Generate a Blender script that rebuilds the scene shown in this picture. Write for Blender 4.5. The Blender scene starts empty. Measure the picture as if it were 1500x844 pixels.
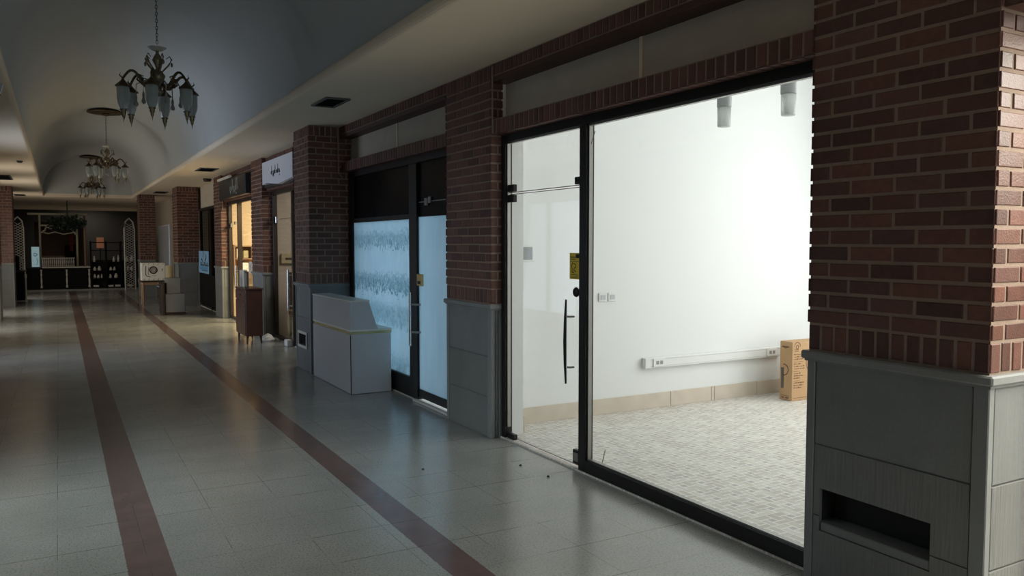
import bpy, math, random
from mathutils import Vector, Matrix
random.seed(7)
sc = bpy.context.scene
COL = sc.collection

# ---------------------------------------------------------------- camera
cam_d = bpy.data.cameras.new('camera'); cam = bpy.data.objects.new('camera', cam_d); COL.objects.link(cam)
cam_d.sensor_width = 36.0; cam_d.lens = 36.0 * 1180.0 / 1500.0
cam_d.clip_end = 200
cam.location = (0, 0, 1.6)
cam.rotation_euler = (math.radians(90 - 3.2), 0, math.radians(-29.33))
sc.camera = cam

# ---------------------------------------------------------------- light and exposure
sc.view_settings.view_transform = 'Standard'; sc.view_settings.look = 'None'
sc.view_settings.exposure = 0.0; sc.view_settings.gamma = 1.0
sc.view_settings.use_curve_mapping = False
w = bpy.data.worlds.new('world'); sc.world = w; w.use_nodes = True
w.node_tree.nodes['Background'].inputs[0].default_value = (.55, .70, .9, 1)
w.node_tree.nodes['Background'].inputs[1].default_value = 0.25

def area(name, loc, direction, sx, sy, power, col, spread=180):
    l = bpy.data.lights.new(name, 'AREA'); l.shape = 'RECTANGLE'; l.size = sx; l.size_y = sy
    l.energy = power; l.color = col; l.spread = math.radians(spread)
    o = bpy.data.objects.new(name, l); COL.objects.link(o)
    o.location = loc; o.rotation_euler = Vector(direction).to_track_quat('-Z', 'Z').to_euler()
    return o
COOL = (.72, .87, 1.0)
# daylight entering through the windows of the left wall (x), one of them added, and the entrance behind
area('daylight_left_near', (-1.80, 5.5, 1.9), (1, 0, -.9), 3.8, .9, 25, (.84, .94, 1), 90)
area('daylight_left_middle', (-1.85, 12.9, 1.35), (1, 0, .1), 2.6, 2.1, 60, (.70, .79, 1.0), 125)
area('daylight_left_far', (-1.85, 17.7, 1.3), (1, .5, -.05), 1.3, 2.1, 52, (1.0, .92, .84))
area('fill_printed_box', (-1.85, 21.4, 1.3), (1, .7, 0), 1.6, 2.1, 60, (1, .90, .78))  # fill light added behind its own opening to brighten the printed box
area('daylight_left_back', (-1.85, 27.0, 1.3), (.9, .9, .1), 2.0, 2.1, 40, (1, .85, .7))
area('daylight_entrance', (2.45, -4.6, 1.5), (.02, 1, .05), 1.0, 2.6, 40, (.74, .88, 1))
# the empty shop: daylight of its rear window
area('daylight_shop_window', (7.45, 3.9, 1.9), (-1, .12, -.12), 3.0, 2.6, 105, (1.0, .985, .97))
area('shop_ceiling_light', (5.6, 3.6, 3.5), (0, 0, -1), 2.0, 1.5, 12, (1, .99, .96))
# neighbours
area('daylight_film_shop', (4.6, 8.3, 1.5), (-1, 0, 0), 3.0, 2.4, 82, (.80, .93, 1.0))
area('lamp_cream_shop', (4.4, 12.2, 2.7), (0, .2, -1), 1.0, 1.0, 38, (1, .88, .76))
area('lamp_warm_shop', (4.3, 16.0, 2.8), (-.1, 0.1, -1), 1.2, 1.2, 210, (1, .79, .50))
area('lamp_far_hall', (1.0, 39.0, 2.9), (0, .2, -1), 1.5, 3.0, 50, (1, .88, .72))
area('daylight_far_shop', (4.2, 29.5, 1.5), (-1, 0, 0), 2.0, 2.0, 10, (.85, .93, 1))
area('fill_near_shop', (4.2, .3, 2.35), (-.25, 0, -1), 1.4, 2.6, 250, (1.0, .92, .82))  # added warm lamp aimed at the near shop floor, bouncing light onto the ceiling

# ---------------------------------------------------------------- materials
def mat(name, col, rough=.6, metal=0.0, spec=.5, noise=0.0, nscale=20, bump=0.0, bscale=80, trans=0.0, emis=None, estr=0, attr=None, ior=1.45):
    m = bpy.data.materials.new(name); m.use_nodes = True
    nt = m.node_tree; b = nt.nodes['Principled BSDF']
    b.inputs['Base Color'].default_value = (*col, 1); b.inputs['Roughness'].default_value = rough
    b.inputs['Metallic'].default_value = metal; b.inputs['Specular IOR Level'].default_value = spec
    b.inputs['Transmission Weight'].default_value = trans; b.inputs['IOR'].default_value = ior
    if emis: b.inputs['Emission Color'].default_value = (*emis, 1); b.inputs['Emission Strength'].default_value = estr
    tc = nt.nodes.new('ShaderNodeTexCoord')
    n = nt.nodes.new('ShaderNodeTexNoise'); n.inputs['Scale'].default_value = nscale; n.inputs['Detail'].default_value = 6
    nt.links.new(tc.outputs['Object'], n.inputs['Vector'])
    mp = nt.nodes.new('ShaderNodeMapRange'); mp.inputs['To Min'].default_value = 1 - noise; mp.inputs['To Max'].default_value = 1 + noise
    nt.links.new(n.outputs['Fac'], mp.inputs['Value'])
    mx = nt.nodes.new('ShaderNodeVectorMath'); mx.operation = 'SCALE'
    if attr:
        a = nt.nodes.new('ShaderNodeAttribute'); a.attribute_name = 'tint'
        m2 = nt.nodes.new('ShaderNodeVectorMath'); m2.operation = 'MULTIPLY'
        m2.inputs[0].default_value = col; nt.links.new(a.outputs['Color'], m2.inputs[1]); nt.links.new(m2.outputs[0], mx.inputs[0])
    else: mx.inputs[0].default_value = col
    nt.links.new(mp.outputs[0], mx.inputs['Scale']); nt.links.new(mx.outputs[0], b.inputs['Base Color'])
    if bump:
        n2 = nt.nodes.new('ShaderNodeTexNoise'); n2.inputs['Scale'].default_value = bscale; n2.inputs['Detail'].default_value = 5
        nt.links.new(tc.outputs['Object'], n2.inputs['Vector'])
        bp = nt.nodes.new('ShaderNodeBump'); bp.inputs['Strength'].default_value = bump; bp.inputs['Distance'].default_value = .004
        nt.links.new(n2.outputs['Fac'], bp.inputs['Height']); nt.links.new(bp.outputs[0], b.inputs['Normal'])
    return m

def math_node(nt, op, a, b=None, c=None):
    n = nt.nodes.new('ShaderNodeMath'); n.operation = op
    for i, v in enumerate((a, b, c)):
        if v is None: continue
        if isinstance(v, (int, float)): n.inputs[i].default_value = v
        else: nt.links.new(v, n.inputs[i])
    return n.outputs[0]
def mixc(nt, fac, a, b):
    n = nt.nodes.new('ShaderNodeMix'); n.data_type = 'RGBA'
    nt.links.new(fac, n.inputs[0]) if not isinstance(fac, float) else setattr(n.inputs[0], 'default_value', fac)
    for i, v in ((6, a), (7, b)):
        if isinstance(v, tuple): n.inputs[i].default_value = (*v, 1)
        else: nt.links.new(v, n.inputs[i])
    return n.outputs[2]

M = {}
M['brick'] = mat('brick', (.125, .052, .038), .5, noise=.35, nscale=30, bump=.5, bscale=120, attr=True)
M['mortar'] = mat('mortar', (.28, .205, .16), .9, noise=.2, nscale=40, bump=.5, bscale=150)
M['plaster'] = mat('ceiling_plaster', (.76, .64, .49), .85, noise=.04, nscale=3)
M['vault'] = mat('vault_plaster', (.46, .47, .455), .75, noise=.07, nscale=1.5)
M['frieze'] = mat('frieze_render', (.50, .44, .36), .85, noise=.12, nscale=5, bump=.2, bscale=60)
M['white_wall'] = mat('white_wall_paint', (.80, .81, .80), .7, noise=.015, nscale=2)
M['wall'] = mat('wall_plaster', (.40, .37, .33), .85, noise=.08, nscale=3)
M['wall_dark'] = mat('dark_stone_wall', (.15, .13, .12), .8, noise=.1)
M['base_tile'] = mat('baseboard_tile', (.62, .54, .45), .5, noise=.18, nscale=7)
M['black'] = mat('black_aluminium', (.016, .015, .014), .38, spec=.3)
M['brown_alu'] = mat('brown_aluminium', (.035, .024, .018), .4)
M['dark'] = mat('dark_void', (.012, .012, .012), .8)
M['blackglass'] = mat('black_film_glass', (.005, .006, .008), .25, spec=.15)
M['chrome'] = mat('chrome', (.65, .65, .66), .22, 1.0)
M['steel'] = mat('brushed_steel', (.35, .34, .32), .35, 1.0)
M['brass'] = mat('brass', (.50, .36, .15), .35, 1.0)
M['bronze'] = mat('old_bronze', (.12, .085, .045), .45, .7, noise=.3, nscale=60)
M['lamp_glass'] = mat('lantern_glass', (.42, .46, .45), .3, trans=.45, noise=.1, nscale=90, bump=.4, bscale=90)
M['crystal'] = mat('crystal', (.80, .78, .70), .15, trans=.5)
M['laminate'] = mat('grey_laminate', (.52, .53, .55), .32, noise=.03, nscale=4)
M['laminate_edge'] = mat('light_laminate_edge', (.74, .73, .68), .3)
M['gold_strip'] = mat('gold_strip', (.50, .46, .24), .25, .6)
M['wood'] = mat('red_brown_wood', (.085, .034, .024), .4, noise=.3, nscale=9)
M['orangewood'] = mat('orange_wood', (.50, .27, .12), .5, noise=.15, nscale=9)
M['darkwood'] = mat('dark_wood', (.035, .02, .014), .5, noise=.3, nscale=9)
M['tanwood'] = mat('tan_wood', (.33, .20, .12), .5, noise=.2, nscale=9)
M['white_plastic'] = mat('white_plastic', (.78, .78, .76), .4)
M['grey_plastic'] = mat('grey_plastic', (.30, .31, .31), .5)
M['card'] = mat('cardboard', (.50, .31, .16), .85, noise=.08, nscale=12)
M['card_ink'] = mat('cardboard_ink', (.17, .09, .055), .8)
M['card_grey'] = mat('cardboard_grey_ink', (.11, .10, .09), .8)
M['yellow'] = mat('yellow_sticker', (.75, .55, .05), .5)
M['ink'] = mat('black_ink', (.015, .015, .018), .6)
M['signwhite'] = mat('sign_white', (.62, .64, .70), .35)
M['signdark'] = mat('sign_dark', (.022, .024, .030), .35)
M['letter_silver'] = mat('sign_silver', (.50, .52, .52), .4)
M['poster'] = mat('blue_poster', (.30, .55, .85), .4)
M['poster_dark'] = mat('blue_poster_band', (.13, .36, .70), .4)
M['print'] = mat('print_white', (.86, .84, .74), .55, noise=.06, nscale=20)
M['print_grey'] = mat('print_grey', (.16, .15, .13), .55)
M['greybox'] = mat('grey_box', (.20, .21, .22), .6, noise=.06)
M['beige'] = mat('beige_card', (.46, .39, .24), .7, noise=.1)
M['leaf'] = mat('leaf', (.022, .045, .034), .6, noise=.4, nscale=8)
M['counter_black'] = mat('black_counter', (.004, .004, .005), .7, spec=.2)
M['post_white'] = mat('white_post', (.62, .61, .57), .45)
M['paper'] = mat('paper', (.75, .75, .73), .7, noise=.05)
M['amber'] = mat('amber_panel', (.30, .12, .07), .5, emis=(.9, .35, .18), estr=.10)
M['sign_lit'] = mat('pale_lightbox', (.45, .62, .68), .4, emis=(.5, .8, .9), estr=.22)
M['tube'] = mat('tube_lamp', (.75, .74, .70), .4)
M['grout'] = mat('dirty_silicone', (.20, .19, .17), .8, noise=.3)
M['awning'] = mat('cream_ornament', (.50, .47, .36), .6, noise=.1)
M['maroon'] = mat('dark_red_cloth', (.22, .02, .03), .8)
M['tan_shop'] = mat('tan_shop_wall', (.34, .24, .18), .8, noise=.15, nscale=6)

def glass_mat(name, tint=(.96, .985, .975), rough=0.0, reflect=.05):
    m = bpy.data.materials.new(name); m.use_nodes = True; nt = m.node_tree; nt.nodes.remove(nt.nodes['Principled BSDF'])
    out = nt.nodes['Material Output']
    t = nt.nodes.new('ShaderNodeBsdfTransparent'); t.inputs[0].default_value = (*tint, 1)
    g = nt.nodes.new('ShaderNodeBsdfGlossy'); g.inputs['Roughness'].default_value = .03
    lw = nt.nodes.new('ShaderNodeLayerWeight'); lw.inputs['Blend'].default_value = .5
    fac = math_node(nt, 'ADD', math_node(nt, 'MULTIPLY', math_node(nt, 'POWER', lw.outputs['Facing'], 4.0), .35), .03)
    mx = nt.nodes.new('ShaderNodeMixShader'); nt.links.new(fac, mx.inputs[0])
    nt.links.new(t.outputs[0], mx.inputs[1]); nt.links.new(g.outputs[0], mx.inputs[2]); nt.links.new(mx.outputs[0], out.inputs[0])
    return m
M['glass'] = glass_mat('clear_glass')
M['glass_dim'] = glass_mat('tinted_glass', (.72, .70, .66))

def film_mat():
    m = bpy.data.materials.new('frosted_film'); m.use_nodes = True; nt = m.node_tree
    b = nt.nodes['Principled BSDF']; out = nt.nodes['Material Output']
    b.inputs['Roughness'].default_value = .45
    geo = nt.nodes.new('ShaderNodeNewGeometry'); sep = nt.nodes.new('ShaderNodeSeparateXYZ'); nt.links.new(geo.outputs['Position'], sep.inputs[0])
    y, z = sep.outputs[1], sep.outputs[2]
    # rows of leaves printed on the film (left panel only: y > 7.6)
    comb = nt.nodes.new('ShaderNodeCombineXYZ')
    nt.links.new(math_node(nt, 'MULTIPLY', y, 1.5), comb.inputs[1]); nt.links.new(z, comb.inputs[2])
    nz = nt.nodes.new('ShaderNodeTexNoise'); nz.inputs['Scale'].default_value = 17; nz.inputs['Detail'].default_value = 4; nz.inputs['Distortion'].default_value = 1.2
    nt.links.new(comb.outputs[0], nz.inputs[0])
    vr = nt.nodes.new('ShaderNodeTexVoronoi'); vr.feature = 'SMOOTH_F1'; vr.inputs['Scale'].default_value = 16; vr.inputs['Smoothness'].default_value = .3
    nt.links.new(comb.outputs[0], vr.inputs[0])
    sm = nt.nodes.new('ShaderNodeMapRange'); sm.interpolation_type = 'SMOOTHSTEP'; sm.inputs['From Min'].default_value = .48; sm.inputs['From Max'].default_value = .62
    nt.links.new(nz.outputs['Fac'], sm.inputs[0])
    sv = nt.nodes.new('ShaderNodeMapRange'); sv.interpolation_type = 'SMOOTHSTEP'; sv.inputs['From Min'].default_value = .12; sv.inputs['From Max'].default_value = .42
    nt.links.new(vr.outputs['Distance'], sv.inputs[0])
    leafm = math_node(nt, 'ADD', math_node(nt, 'MULTIPLY', sm.outputs[0], .55), math_node(nt, 'MULTIPLY', sv.outputs[0], .45))
    band = None
    zz = math_node(nt, 'ADD', z, math_node(nt, 'MULTIPLY', math_node(nt, 'SUBTRACT', nz.outputs['Fac'], .5), .40))
    for lo, hi, s in ((1.56, 1.72, .6), (1.06, 1.25, .75), (.70, .93, .45), (.22, .38, .5)):
        a = math_node(nt, 'SMOOTHSTEP' if False else 'COMPARE', zz, (lo + hi) / 2, (hi - lo) / 2)
        a = math_node(nt, 'MULTIPLY', a, s)
        band = a if band is None else math_node(nt, 'ADD', band, a)
    left = math_node(nt, 'GREATER_THAN', y, 7.6)
    fac = math_node(nt, 'MULTIPLY', math_node(nt, 'MULTIPLY', band, left), leafm)
    fac = math_node(nt, 'MINIMUM', fac, 1.0)
    # faint folds and smears of the film
    n3 = nt.nodes.new('ShaderNodeTexNoise'); n3.inputs['Scale'].default_value = 3.0
    c3 = nt.nodes.new('ShaderNodeCombineXYZ'); nt.links.new(math_node(nt, 'MULTIPLY', y, 3.0), c3.inputs[1]); nt.links.new(math_node(nt, 'MULTIPLY', z, .8), c3.inputs[2])
    nt.links.new(c3.outputs[0], n3.inputs[0])
    base = mixc(nt, n3.outputs['Fac'], (.46, .60, .68), (.60, .70, .77))
    col = mixc(nt, fac, base, (.15, .30, .36))
    nt.links.new(col, b.inputs['Base Color'])
    tr = nt.nodes.new('ShaderNodeBsdfTranslucent'); nt.links.new(col, tr.inputs[0])
    mx = nt.nodes.new('ShaderNodeMixShader'); mx.inputs[0].default_value = .6
    nt.links.new(b.outputs[0], mx.inputs[1]); nt.links.new(tr.outputs[0], mx.inputs[2]); nt.links.new(mx.outputs[0], out.inputs[0])
    return m
M['film'] = film_mat()

def floor_mat():
    m = bpy.data.materials.new('terrazzo_floor'); m.use_nodes = True; nt = m.node_tree
    b = nt.nodes['Principled BSDF']
    geo = nt.nodes.new('ShaderNodeNewGeometry'); sep = nt.nodes.new('ShaderNodeSeparateXYZ'); nt.links.new(geo.outputs['Position'], sep.inputs[0])
    x, y = sep.outputs[0], sep.outputs[1]
    n1 = nt.nodes.new('ShaderNodeTexNoise'); n1.inputs['Scale'].default_value = 1.6; n1.inputs['Detail'].default_value = 7
    n2 = nt.nodes.new('ShaderNodeTexNoise'); n2.inputs['Scale'].default_value = 90; n2.inputs['Detail'].default_value = 3
    v = nt.nodes.new('ShaderNodeTexVoronoi'); v.inputs['Scale'].default_value = 120
    for n in (n1, n2, v): nt.links.new(geo.outputs['Position'], n.inputs[0])
    c = mixc(nt, n1.outputs['Fac'], (.215, .222, .21), (.39, .39, .36))
    sp = math_node(nt, 'MULTIPLY', math_node(nt, 'GREATER_THAN', n2.outputs['Fac'], .56), .45)
    c = mixc(nt, sp, c, (.13, .13, .115))
    sp2 = math_node(nt, 'MULTIPLY', math_node(nt, 'LESS_THAN', v.outputs['Distance'], .16), .4)
    c = mixc(nt, sp2, c, (.5, .49, .44))
    # red strips let into the floor
    wob = math_node(nt, 'MULTIPLY', math_node(nt, 'SUBTRACT', n2.outputs['Fac'], .5), .012)
    xw = math_node(nt, 'ADD', x, wob)
    s = math_node(nt, 'MAXIMUM', math_node(nt, 'COMPARE', xw, .352, .101), math_node(nt, 'COMPARE', xw, 1.70, .092))
    n4 = nt.nodes.new('ShaderNodeTexNoise'); n4.inputs['Scale'].default_value = 6; n4.inputs['Detail'].default_value = 6
    nt.links.new(geo.outputs['Position'], n4.inputs[0])
    red = mixc(nt, n4.outputs['Fac'], (.095, .064, .058), (.180, .115, .105))
    c = mixc(nt, s, c, red)
    # tile joints
    jy = math_node(nt, 'COMPARE', math_node(nt, 'FLOORED_MODULO' if False else 'PINGPONG', math_node(nt, 'ADD', y, 20.13), .20), 0, .0026)
    jx = math_node(nt, 'COMPARE', math_node(nt, 'PINGPONG', math_node(nt, 'ADD', x, 20.05), .20), 0, .0022)
    jn = math_node(nt, 'GREATER_THAN', n1.outputs['Fac'], .50)
    j = math_node(nt, 'MULTIPLY', math_node(nt, 'MAXIMUM', jy, math_node(nt, 'MULTIPLY', jx, .6)), math_node(nt, 'ADD', math_node(nt, 'MULTIPLY', jn, .6), .25))
    c = mixc(nt, j, c, (.05, .05, .045))
    nt.links.new(c, b.inputs['Base Color'])
    r = nt.nodes.new('ShaderNodeMapRange'); r.inputs['To Min'].default_value = .13; r.inputs['To Max'].default_value = .30
    nt.links.new(n1.outputs['Fac'], r.inputs[0]); nt.links.new(r.outputs[0], b.inputs['Roughness'])
    b.inputs['Specular IOR Level'].default_value = .75
    bp = nt.nodes.new('ShaderNodeBump'); bp.inputs['Strength'].default_value = .06; bp.inputs['Distance'].default_value = .01
    n5 = nt.nodes.new('ShaderNodeTexNoise'); n5.inputs['Scale'].default_value = 9; nt.links.new(geo.outputs['Position'], n5.inputs[0])
    nt.links.new(n5.outputs['Fac'], bp.inputs['Height']); nt.links.new(bp.outputs[0], b.inputs['Normal'])
    return m
M['floor'] = floor_mat()

def shopfloor_mat():
    # small oblong mosaic: pale bricks around grey squares
    m = bpy.data.materials.new('mosaic_floor'); m.use_nodes = True; nt = m.node_tree
    b = nt.nodes['Principled BSDF']
    geo = nt.nodes.new('ShaderNodeNewGeometry'); sep = nt.nodes.new('ShaderNodeSeparateXYZ'); nt.links.new(geo.outputs['Position'], sep.inputs[0])
    x, y = sep.outputs[0], sep.outputs[1]
    def cell(v, s): return math_node(nt, 'FRACT', math_node(nt, 'MULTIPLY', v, 1.0 / s))
    P = .15
    u, v = cell(x, P), cell(y, P)
    # grey square in each cell
    sq = math_node(nt, 'MULTIPLY', math_node(nt, 'COMPARE', u, .5, .17), math_node(nt, 'COMPARE', v, .5, .17))
    # pinwheel joints
    g = .035
    up, vp = u, v
    j1 = math_node(nt, 'MULTIPLY', math_node(nt, 'COMPARE', u, .33, g), math_node(nt, 'LESS_THAN', v, .67))
    j2 = math_node(nt, 'MULTIPLY', math_node(nt, 'COMPARE', u, .67, g), math_node(nt, 'GREATER_THAN', v, .33))
    j3 = math_node(nt, 'MULTIPLY', math_node(nt, 'COMPARE', v, .33, g), math_node(nt, 'GREATER_THAN', u, .33))
    j4 = math_node(nt, 'MULTIPLY', math_node(nt, 'COMPARE', v, .67, g), math_node(nt, 'LESS_THAN', u, .67))
    j5 = math_node(nt, 'LESS_THAN', u, g * 1.4); j6 = math_node(nt, 'LESS_THAN', v, g * 1.4)
    j = j1
    for k in (j2, j3, j4, j5, j6): j = math_node(nt, 'MAXIMUM', j, k)
    # every fourth cell line a tile joint
    t = math_node(nt, 'MAXIMUM', math_node(nt, 'COMPARE', math_node(nt, 'PINGPONG', x, P), 0, .002), math_node(nt, 'COMPARE', math_node(nt, 'PINGPONG', y, P), 0, .002))
    n = nt.nodes.new('ShaderNodeTexNoise'); n.inputs['Scale'].default_value = 3; nt.links.new(geo.outputs['Position'], n.inputs[0])
    n2 = nt.nodes.new('ShaderNodeTexWhiteNoise'); n2.noise_dimensions = '2D'
    cc = nt.nodes.new('ShaderNodeCombineXYZ')
    nt.links.new(math_node(nt, 'FLOOR', math_node(nt, 'MULTIPLY', x, 2 / P)), cc.inputs[0]); nt.links.new(math_node(nt, 'FLOOR', math_node(nt, 'MULTIPLY', y, 2 / P)), cc.inputs[1])
    nt.links.new(cc.outputs[0], n2.inputs['Vector'])
    c = mixc(nt, n2.outputs['Value'], (.50, .45, .40), (.66, .63, .57))
    c = mixc(nt, math_node(nt, 'MULTIPLY', sq, .75), c, (.40, .38, .37))
    c = mixc(nt, math_node(nt, 'MULTIPLY', j, .8), c, (.84, .83, .79))
    c = mixc(nt, math_node(nt, 'MULTIPLY', t, .7), c, (.28, .26, .23))
    nt.links.new(c, b.inputs['Base Color']); b.inputs['Roughness'].default_value = .5
    return m
M['mosaic'] = shopfloor_mat()

def stone_mat(name, col, comb):
    m = mat(name, col, .62, noise=.22, nscale=4)
    nt = m.node_tree; b = nt.nodes['Principled BSDF']
    geo = nt.nodes.new('ShaderNodeNewGeometry'); sep = nt.nodes.new('ShaderNodeSeparateXYZ'); nt.links.new(geo.outputs['Position'], sep.inputs[0])
    s = math_node(nt, 'ADD', sep.outputs[0], sep.outputs[1])
    cx = nt.nodes.new('ShaderNodeCombineXYZ'); nt.links.new(math_node(nt, 'MULTIPLY', s, 55), cx.inputs[0]); nt.links.new(math_node(nt, 'MULTIPLY', sep.outputs[2], 3), cx.inputs[2])
    n = nt.nodes.new('ShaderNodeTexNoise'); n.inputs['Scale'].default_value = 1.0; n.inputs['Detail'].default_value = 3; nt.links.new(cx.outputs[0], n.inputs[0])
    n2 = nt.nodes.new('ShaderNodeTexNoise'); n2.inputs['Scale'].default_value = 45; nt.links.new(geo.outputs['Position'], n2.inputs[0])
    h = math_node(nt, 'ADD', math_node(nt, 'MULTIPLY', n.outputs['Fac'], comb), math_node(nt, 'MULTIPLY', n2.outputs['Fac'], .25))
    bp = nt.nodes.new('ShaderNodeBump'); bp.inputs['Strength'].default_value = .8; bp.inputs['Distance'].default_value = .006
    nt.links.new(h, bp.inputs['Height']); nt.links.new(bp.outputs[0], b.inputs['Normal'])
    return m
M['stone'] = stone_mat('grey_stone', (.19, .20, .20), .3)
M['stone_comb'] = stone_mat('combed_grey_stone', (.18, .185, .18), 1.3)
M['stone_edge'] = stone_mat('stone_edge', (.22, .23, .23), .15)

# ---------------------------------------------------------------- mesh builder
class MB:
    def __init__(s): s.v = []; s.f = []; s.m = []; s.t = []; s.tint = (1, 1, 1); s.has_t = False; s.smooth = []
    def add(s, verts, faces, mi=0, smooth=False):
        o = len(s.v); s.v += [tuple(p) for p in verts]
        for f in faces: s.f.append(tuple(i + o for i in f)); s.m.append(mi); s.t.append(s.tint); s.smooth.append(smooth)
        return s
    def box(s, x0, x1, y0, y1, z0, z1, mi=0, ch=0.0):
        x0, x1 = min(x0, x1), max(x0, x1); y0, y1 = min(y0, y1), max(y0, y1); z0, z1 = min(z0, z1), max(z0, z1)
        if ch <= 0:
            v = [(x, y, z) for x in (x0, x1) for y in (y0, y1) for z in (z0, z1)]
            return s.add(v, [(0, 1, 3, 2), (4, 6, 7, 5), (0, 4, 5, 1), (2, 3, 7, 6), (0, 2, 6, 4), (1, 5, 7, 3)], mi)
        # chamfered box
        c = min(ch, (x1 - x0) * .45, (y1 - y0) * .45, (z1 - z0) * .45)
        v = []; idx = {}
        for ix, X in enumerate((x0, x1)):
            for iy, Y in enumerate((y0, y1)):
                for iz, Z in enumerate((z0, z1)):
                    dx = c if ix == 0 else -c; dy = c if iy == 0 else -c; dz = c if iz == 0 else -c
                    for a, p in enumerate(((X, Y + dy, Z + dz), (X + dx, Y, Z + dz), (X + dx, Y + dy, Z))):
                        idx[(ix, iy, iz, a)] = len(v); v.append(p)
        F = []
        I = lambda *k: idx[k]
        for i in (0, 1):
            F.append([I(i, 0, 0, 0), I(i, 1, 0, 0), I(i, 1, 1, 0), I(i, 0, 1, 0)])
            F.append([I(0, i, 0, 1), I(1, i, 0, 1), I(1, i, 1, 1), I(0, i, 1, 1)])
            F.append([I(0, 0, i, 2), I(1, 0, i, 2), I(1, 1, i, 2), I(0, 1, i, 2)])
        for a in (0, 1):
            for b in (0, 1):
                F.append([I(a, b, 0, 0), I(a, b, 1, 0), I(a, b, 1, 1), I(a, b, 0, 1)])
                F.append([I(a, 0, b, 0), I(a, 1, b, 0), I(a, 1, b, 2), I(a, 0, b, 2)])
                F.append([I(0, a, b, 1), I(1, a, b, 1), I(1, a, b, 2), I(0, a, b, 2)])
                for c_ in (0, 1): F.append([I(a, b, c_, 0), I(a, b, c_, 1), I(a, b, c_, 2)])
        ctr = Vector(((x0 + x1) / 2, (y0 + y1) / 2, (z0 + z1) / 2)); G = []
        for f in F:
            p = [Vector(v[i]) for i in f]; n = (p[1] - p[0]).cross(p[2] - p[0])
            G.append(tuple(f) if n.dot(p[0] - ctr) > 0 else tuple(reversed(f)))
        return s.add(v, G, mi)
    def prism(s, pts2, a0, a1, axis='y', mi=0):
        # polygon pts2 extruded along axis between a0 and a1
        def P(p, a):
            return {'x': (a, p[0], p[1]), 'y': (p[0], a, p[1]), 'z': (p[0], p[1], a)}[axis]
        n = len(pts2); v = [P(p, a0) for p in pts2] + [P(p, a1) for p in pts2]
        f = [tuple(range(n)), tuple(reversed(range(n, 2 * n)))] + [(i, n + i, n + (i + 1) % n, (i + 1) % n) for i in range(n)]
        return s.add(v, f, mi)
    def tube(s, pts, r, seg=8, mi=0, closed=False):
        pts = [Vector(p) for p in pts]; n = len(pts); v = []
        rr = r if isinstance(r, (list, tuple)) else [r] * n
        for i, p in enumerate(pts):
            a = pts[max(i - 1, 0)]; b = pts[min(i + 1, n - 1)]; t = (b - a)
            t = t.normalized() if t.length > 1e-9 else Vector((0, 0, 1))
            up = Vector((0, 0, 1)) if abs(t.z) < .95 else Vector((1, 0, 0))
            e1 = t.cross(up).normalized(); e2 = t.cross(e1)
            for k in range(seg):
                q = 2 * math.pi * k / seg; v.append(p + rr[i] * (math.cos(q) * e1 + math.sin(q) * e2))
        f = [(i * seg + k, i * seg + (k + 1) % seg, (i + 1) * seg + (k + 1) % seg, (i + 1) * seg + k) for i in range(n - 1) for k in range(seg)]
        s.add(v, f, mi, True)
        s.add([v[k] for k in range(seg)], [tuple(reversed(range(seg)))], mi); s.add([v[(n - 1) * seg + k] for k in range(seg)], [tuple(range(seg))], mi)
        return s
    def lathe(s, prof, c, seg=16, mi=0, smooth=True, rot=0):
        v = []
        for r, z in prof:
            for k in range(seg):
                q = 2 * math.pi * k / seg + rot; v.append((c[0] + r * math.cos(q), c[1] + r * math.sin(q), c[2] + z))
        f = [(i * seg + k, i * seg + (k + 1) % seg, (i + 1) * seg + (k + 1) % seg, (i + 1) * seg + k) for i in range(len(prof) - 1) for k in range(seg)]
        f += [tuple(range(seg)), tuple(range((len(prof) - 1) * seg, len(prof) * seg))]
        return s.add(v, f, mi, smooth)
    def build(s, name, mats, parent=None, **tags):
        me = bpy.data.meshes.new(name); me.from_pydata(s.v, [], s.f)
        if not isinstance(mats, (list, tuple)): mats = [mats]
        for m_ in mats: me.materials.append(m_)
        me.polygons.foreach_set('material_index', s.m); me.polygons.foreach_set('use_smooth', s.smooth)
        if s.has_t:
            ca = me.color_attributes.new('tint', 'FLOAT_COLOR', 'CORNER'); k = 0
            data = []
            for f, t in zip(s.f, s.t): data += [t[0], t[1], t[2], 1.0] * len(f)
            ca.data.foreach_set('color', data)
        me.update()
        o = bpy.data.objects.new(name, me); COL.objects.link(o)
        if parent:
            o.parent = parent; o.location = -Vector(parent.location) if tags.pop('world', True) else (0, 0, 0)
            if parent.parent: o.location = (0, 0, 0)
        for k, val in tags.items(): o[k] = val
        return o
def thing(name, label, cat, loc=(0, 0, 0), group=None):
    o = bpy.data.objects.new(name, None); COL.objects.link(o); o.location = loc; o.empty_display_size = .1
    o['label'] = label; o['category'] = cat
    if group: o['group'] = group
    return o
def struct(mb, name, mats): return mb.build(name, mats, kind='structure')

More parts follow.
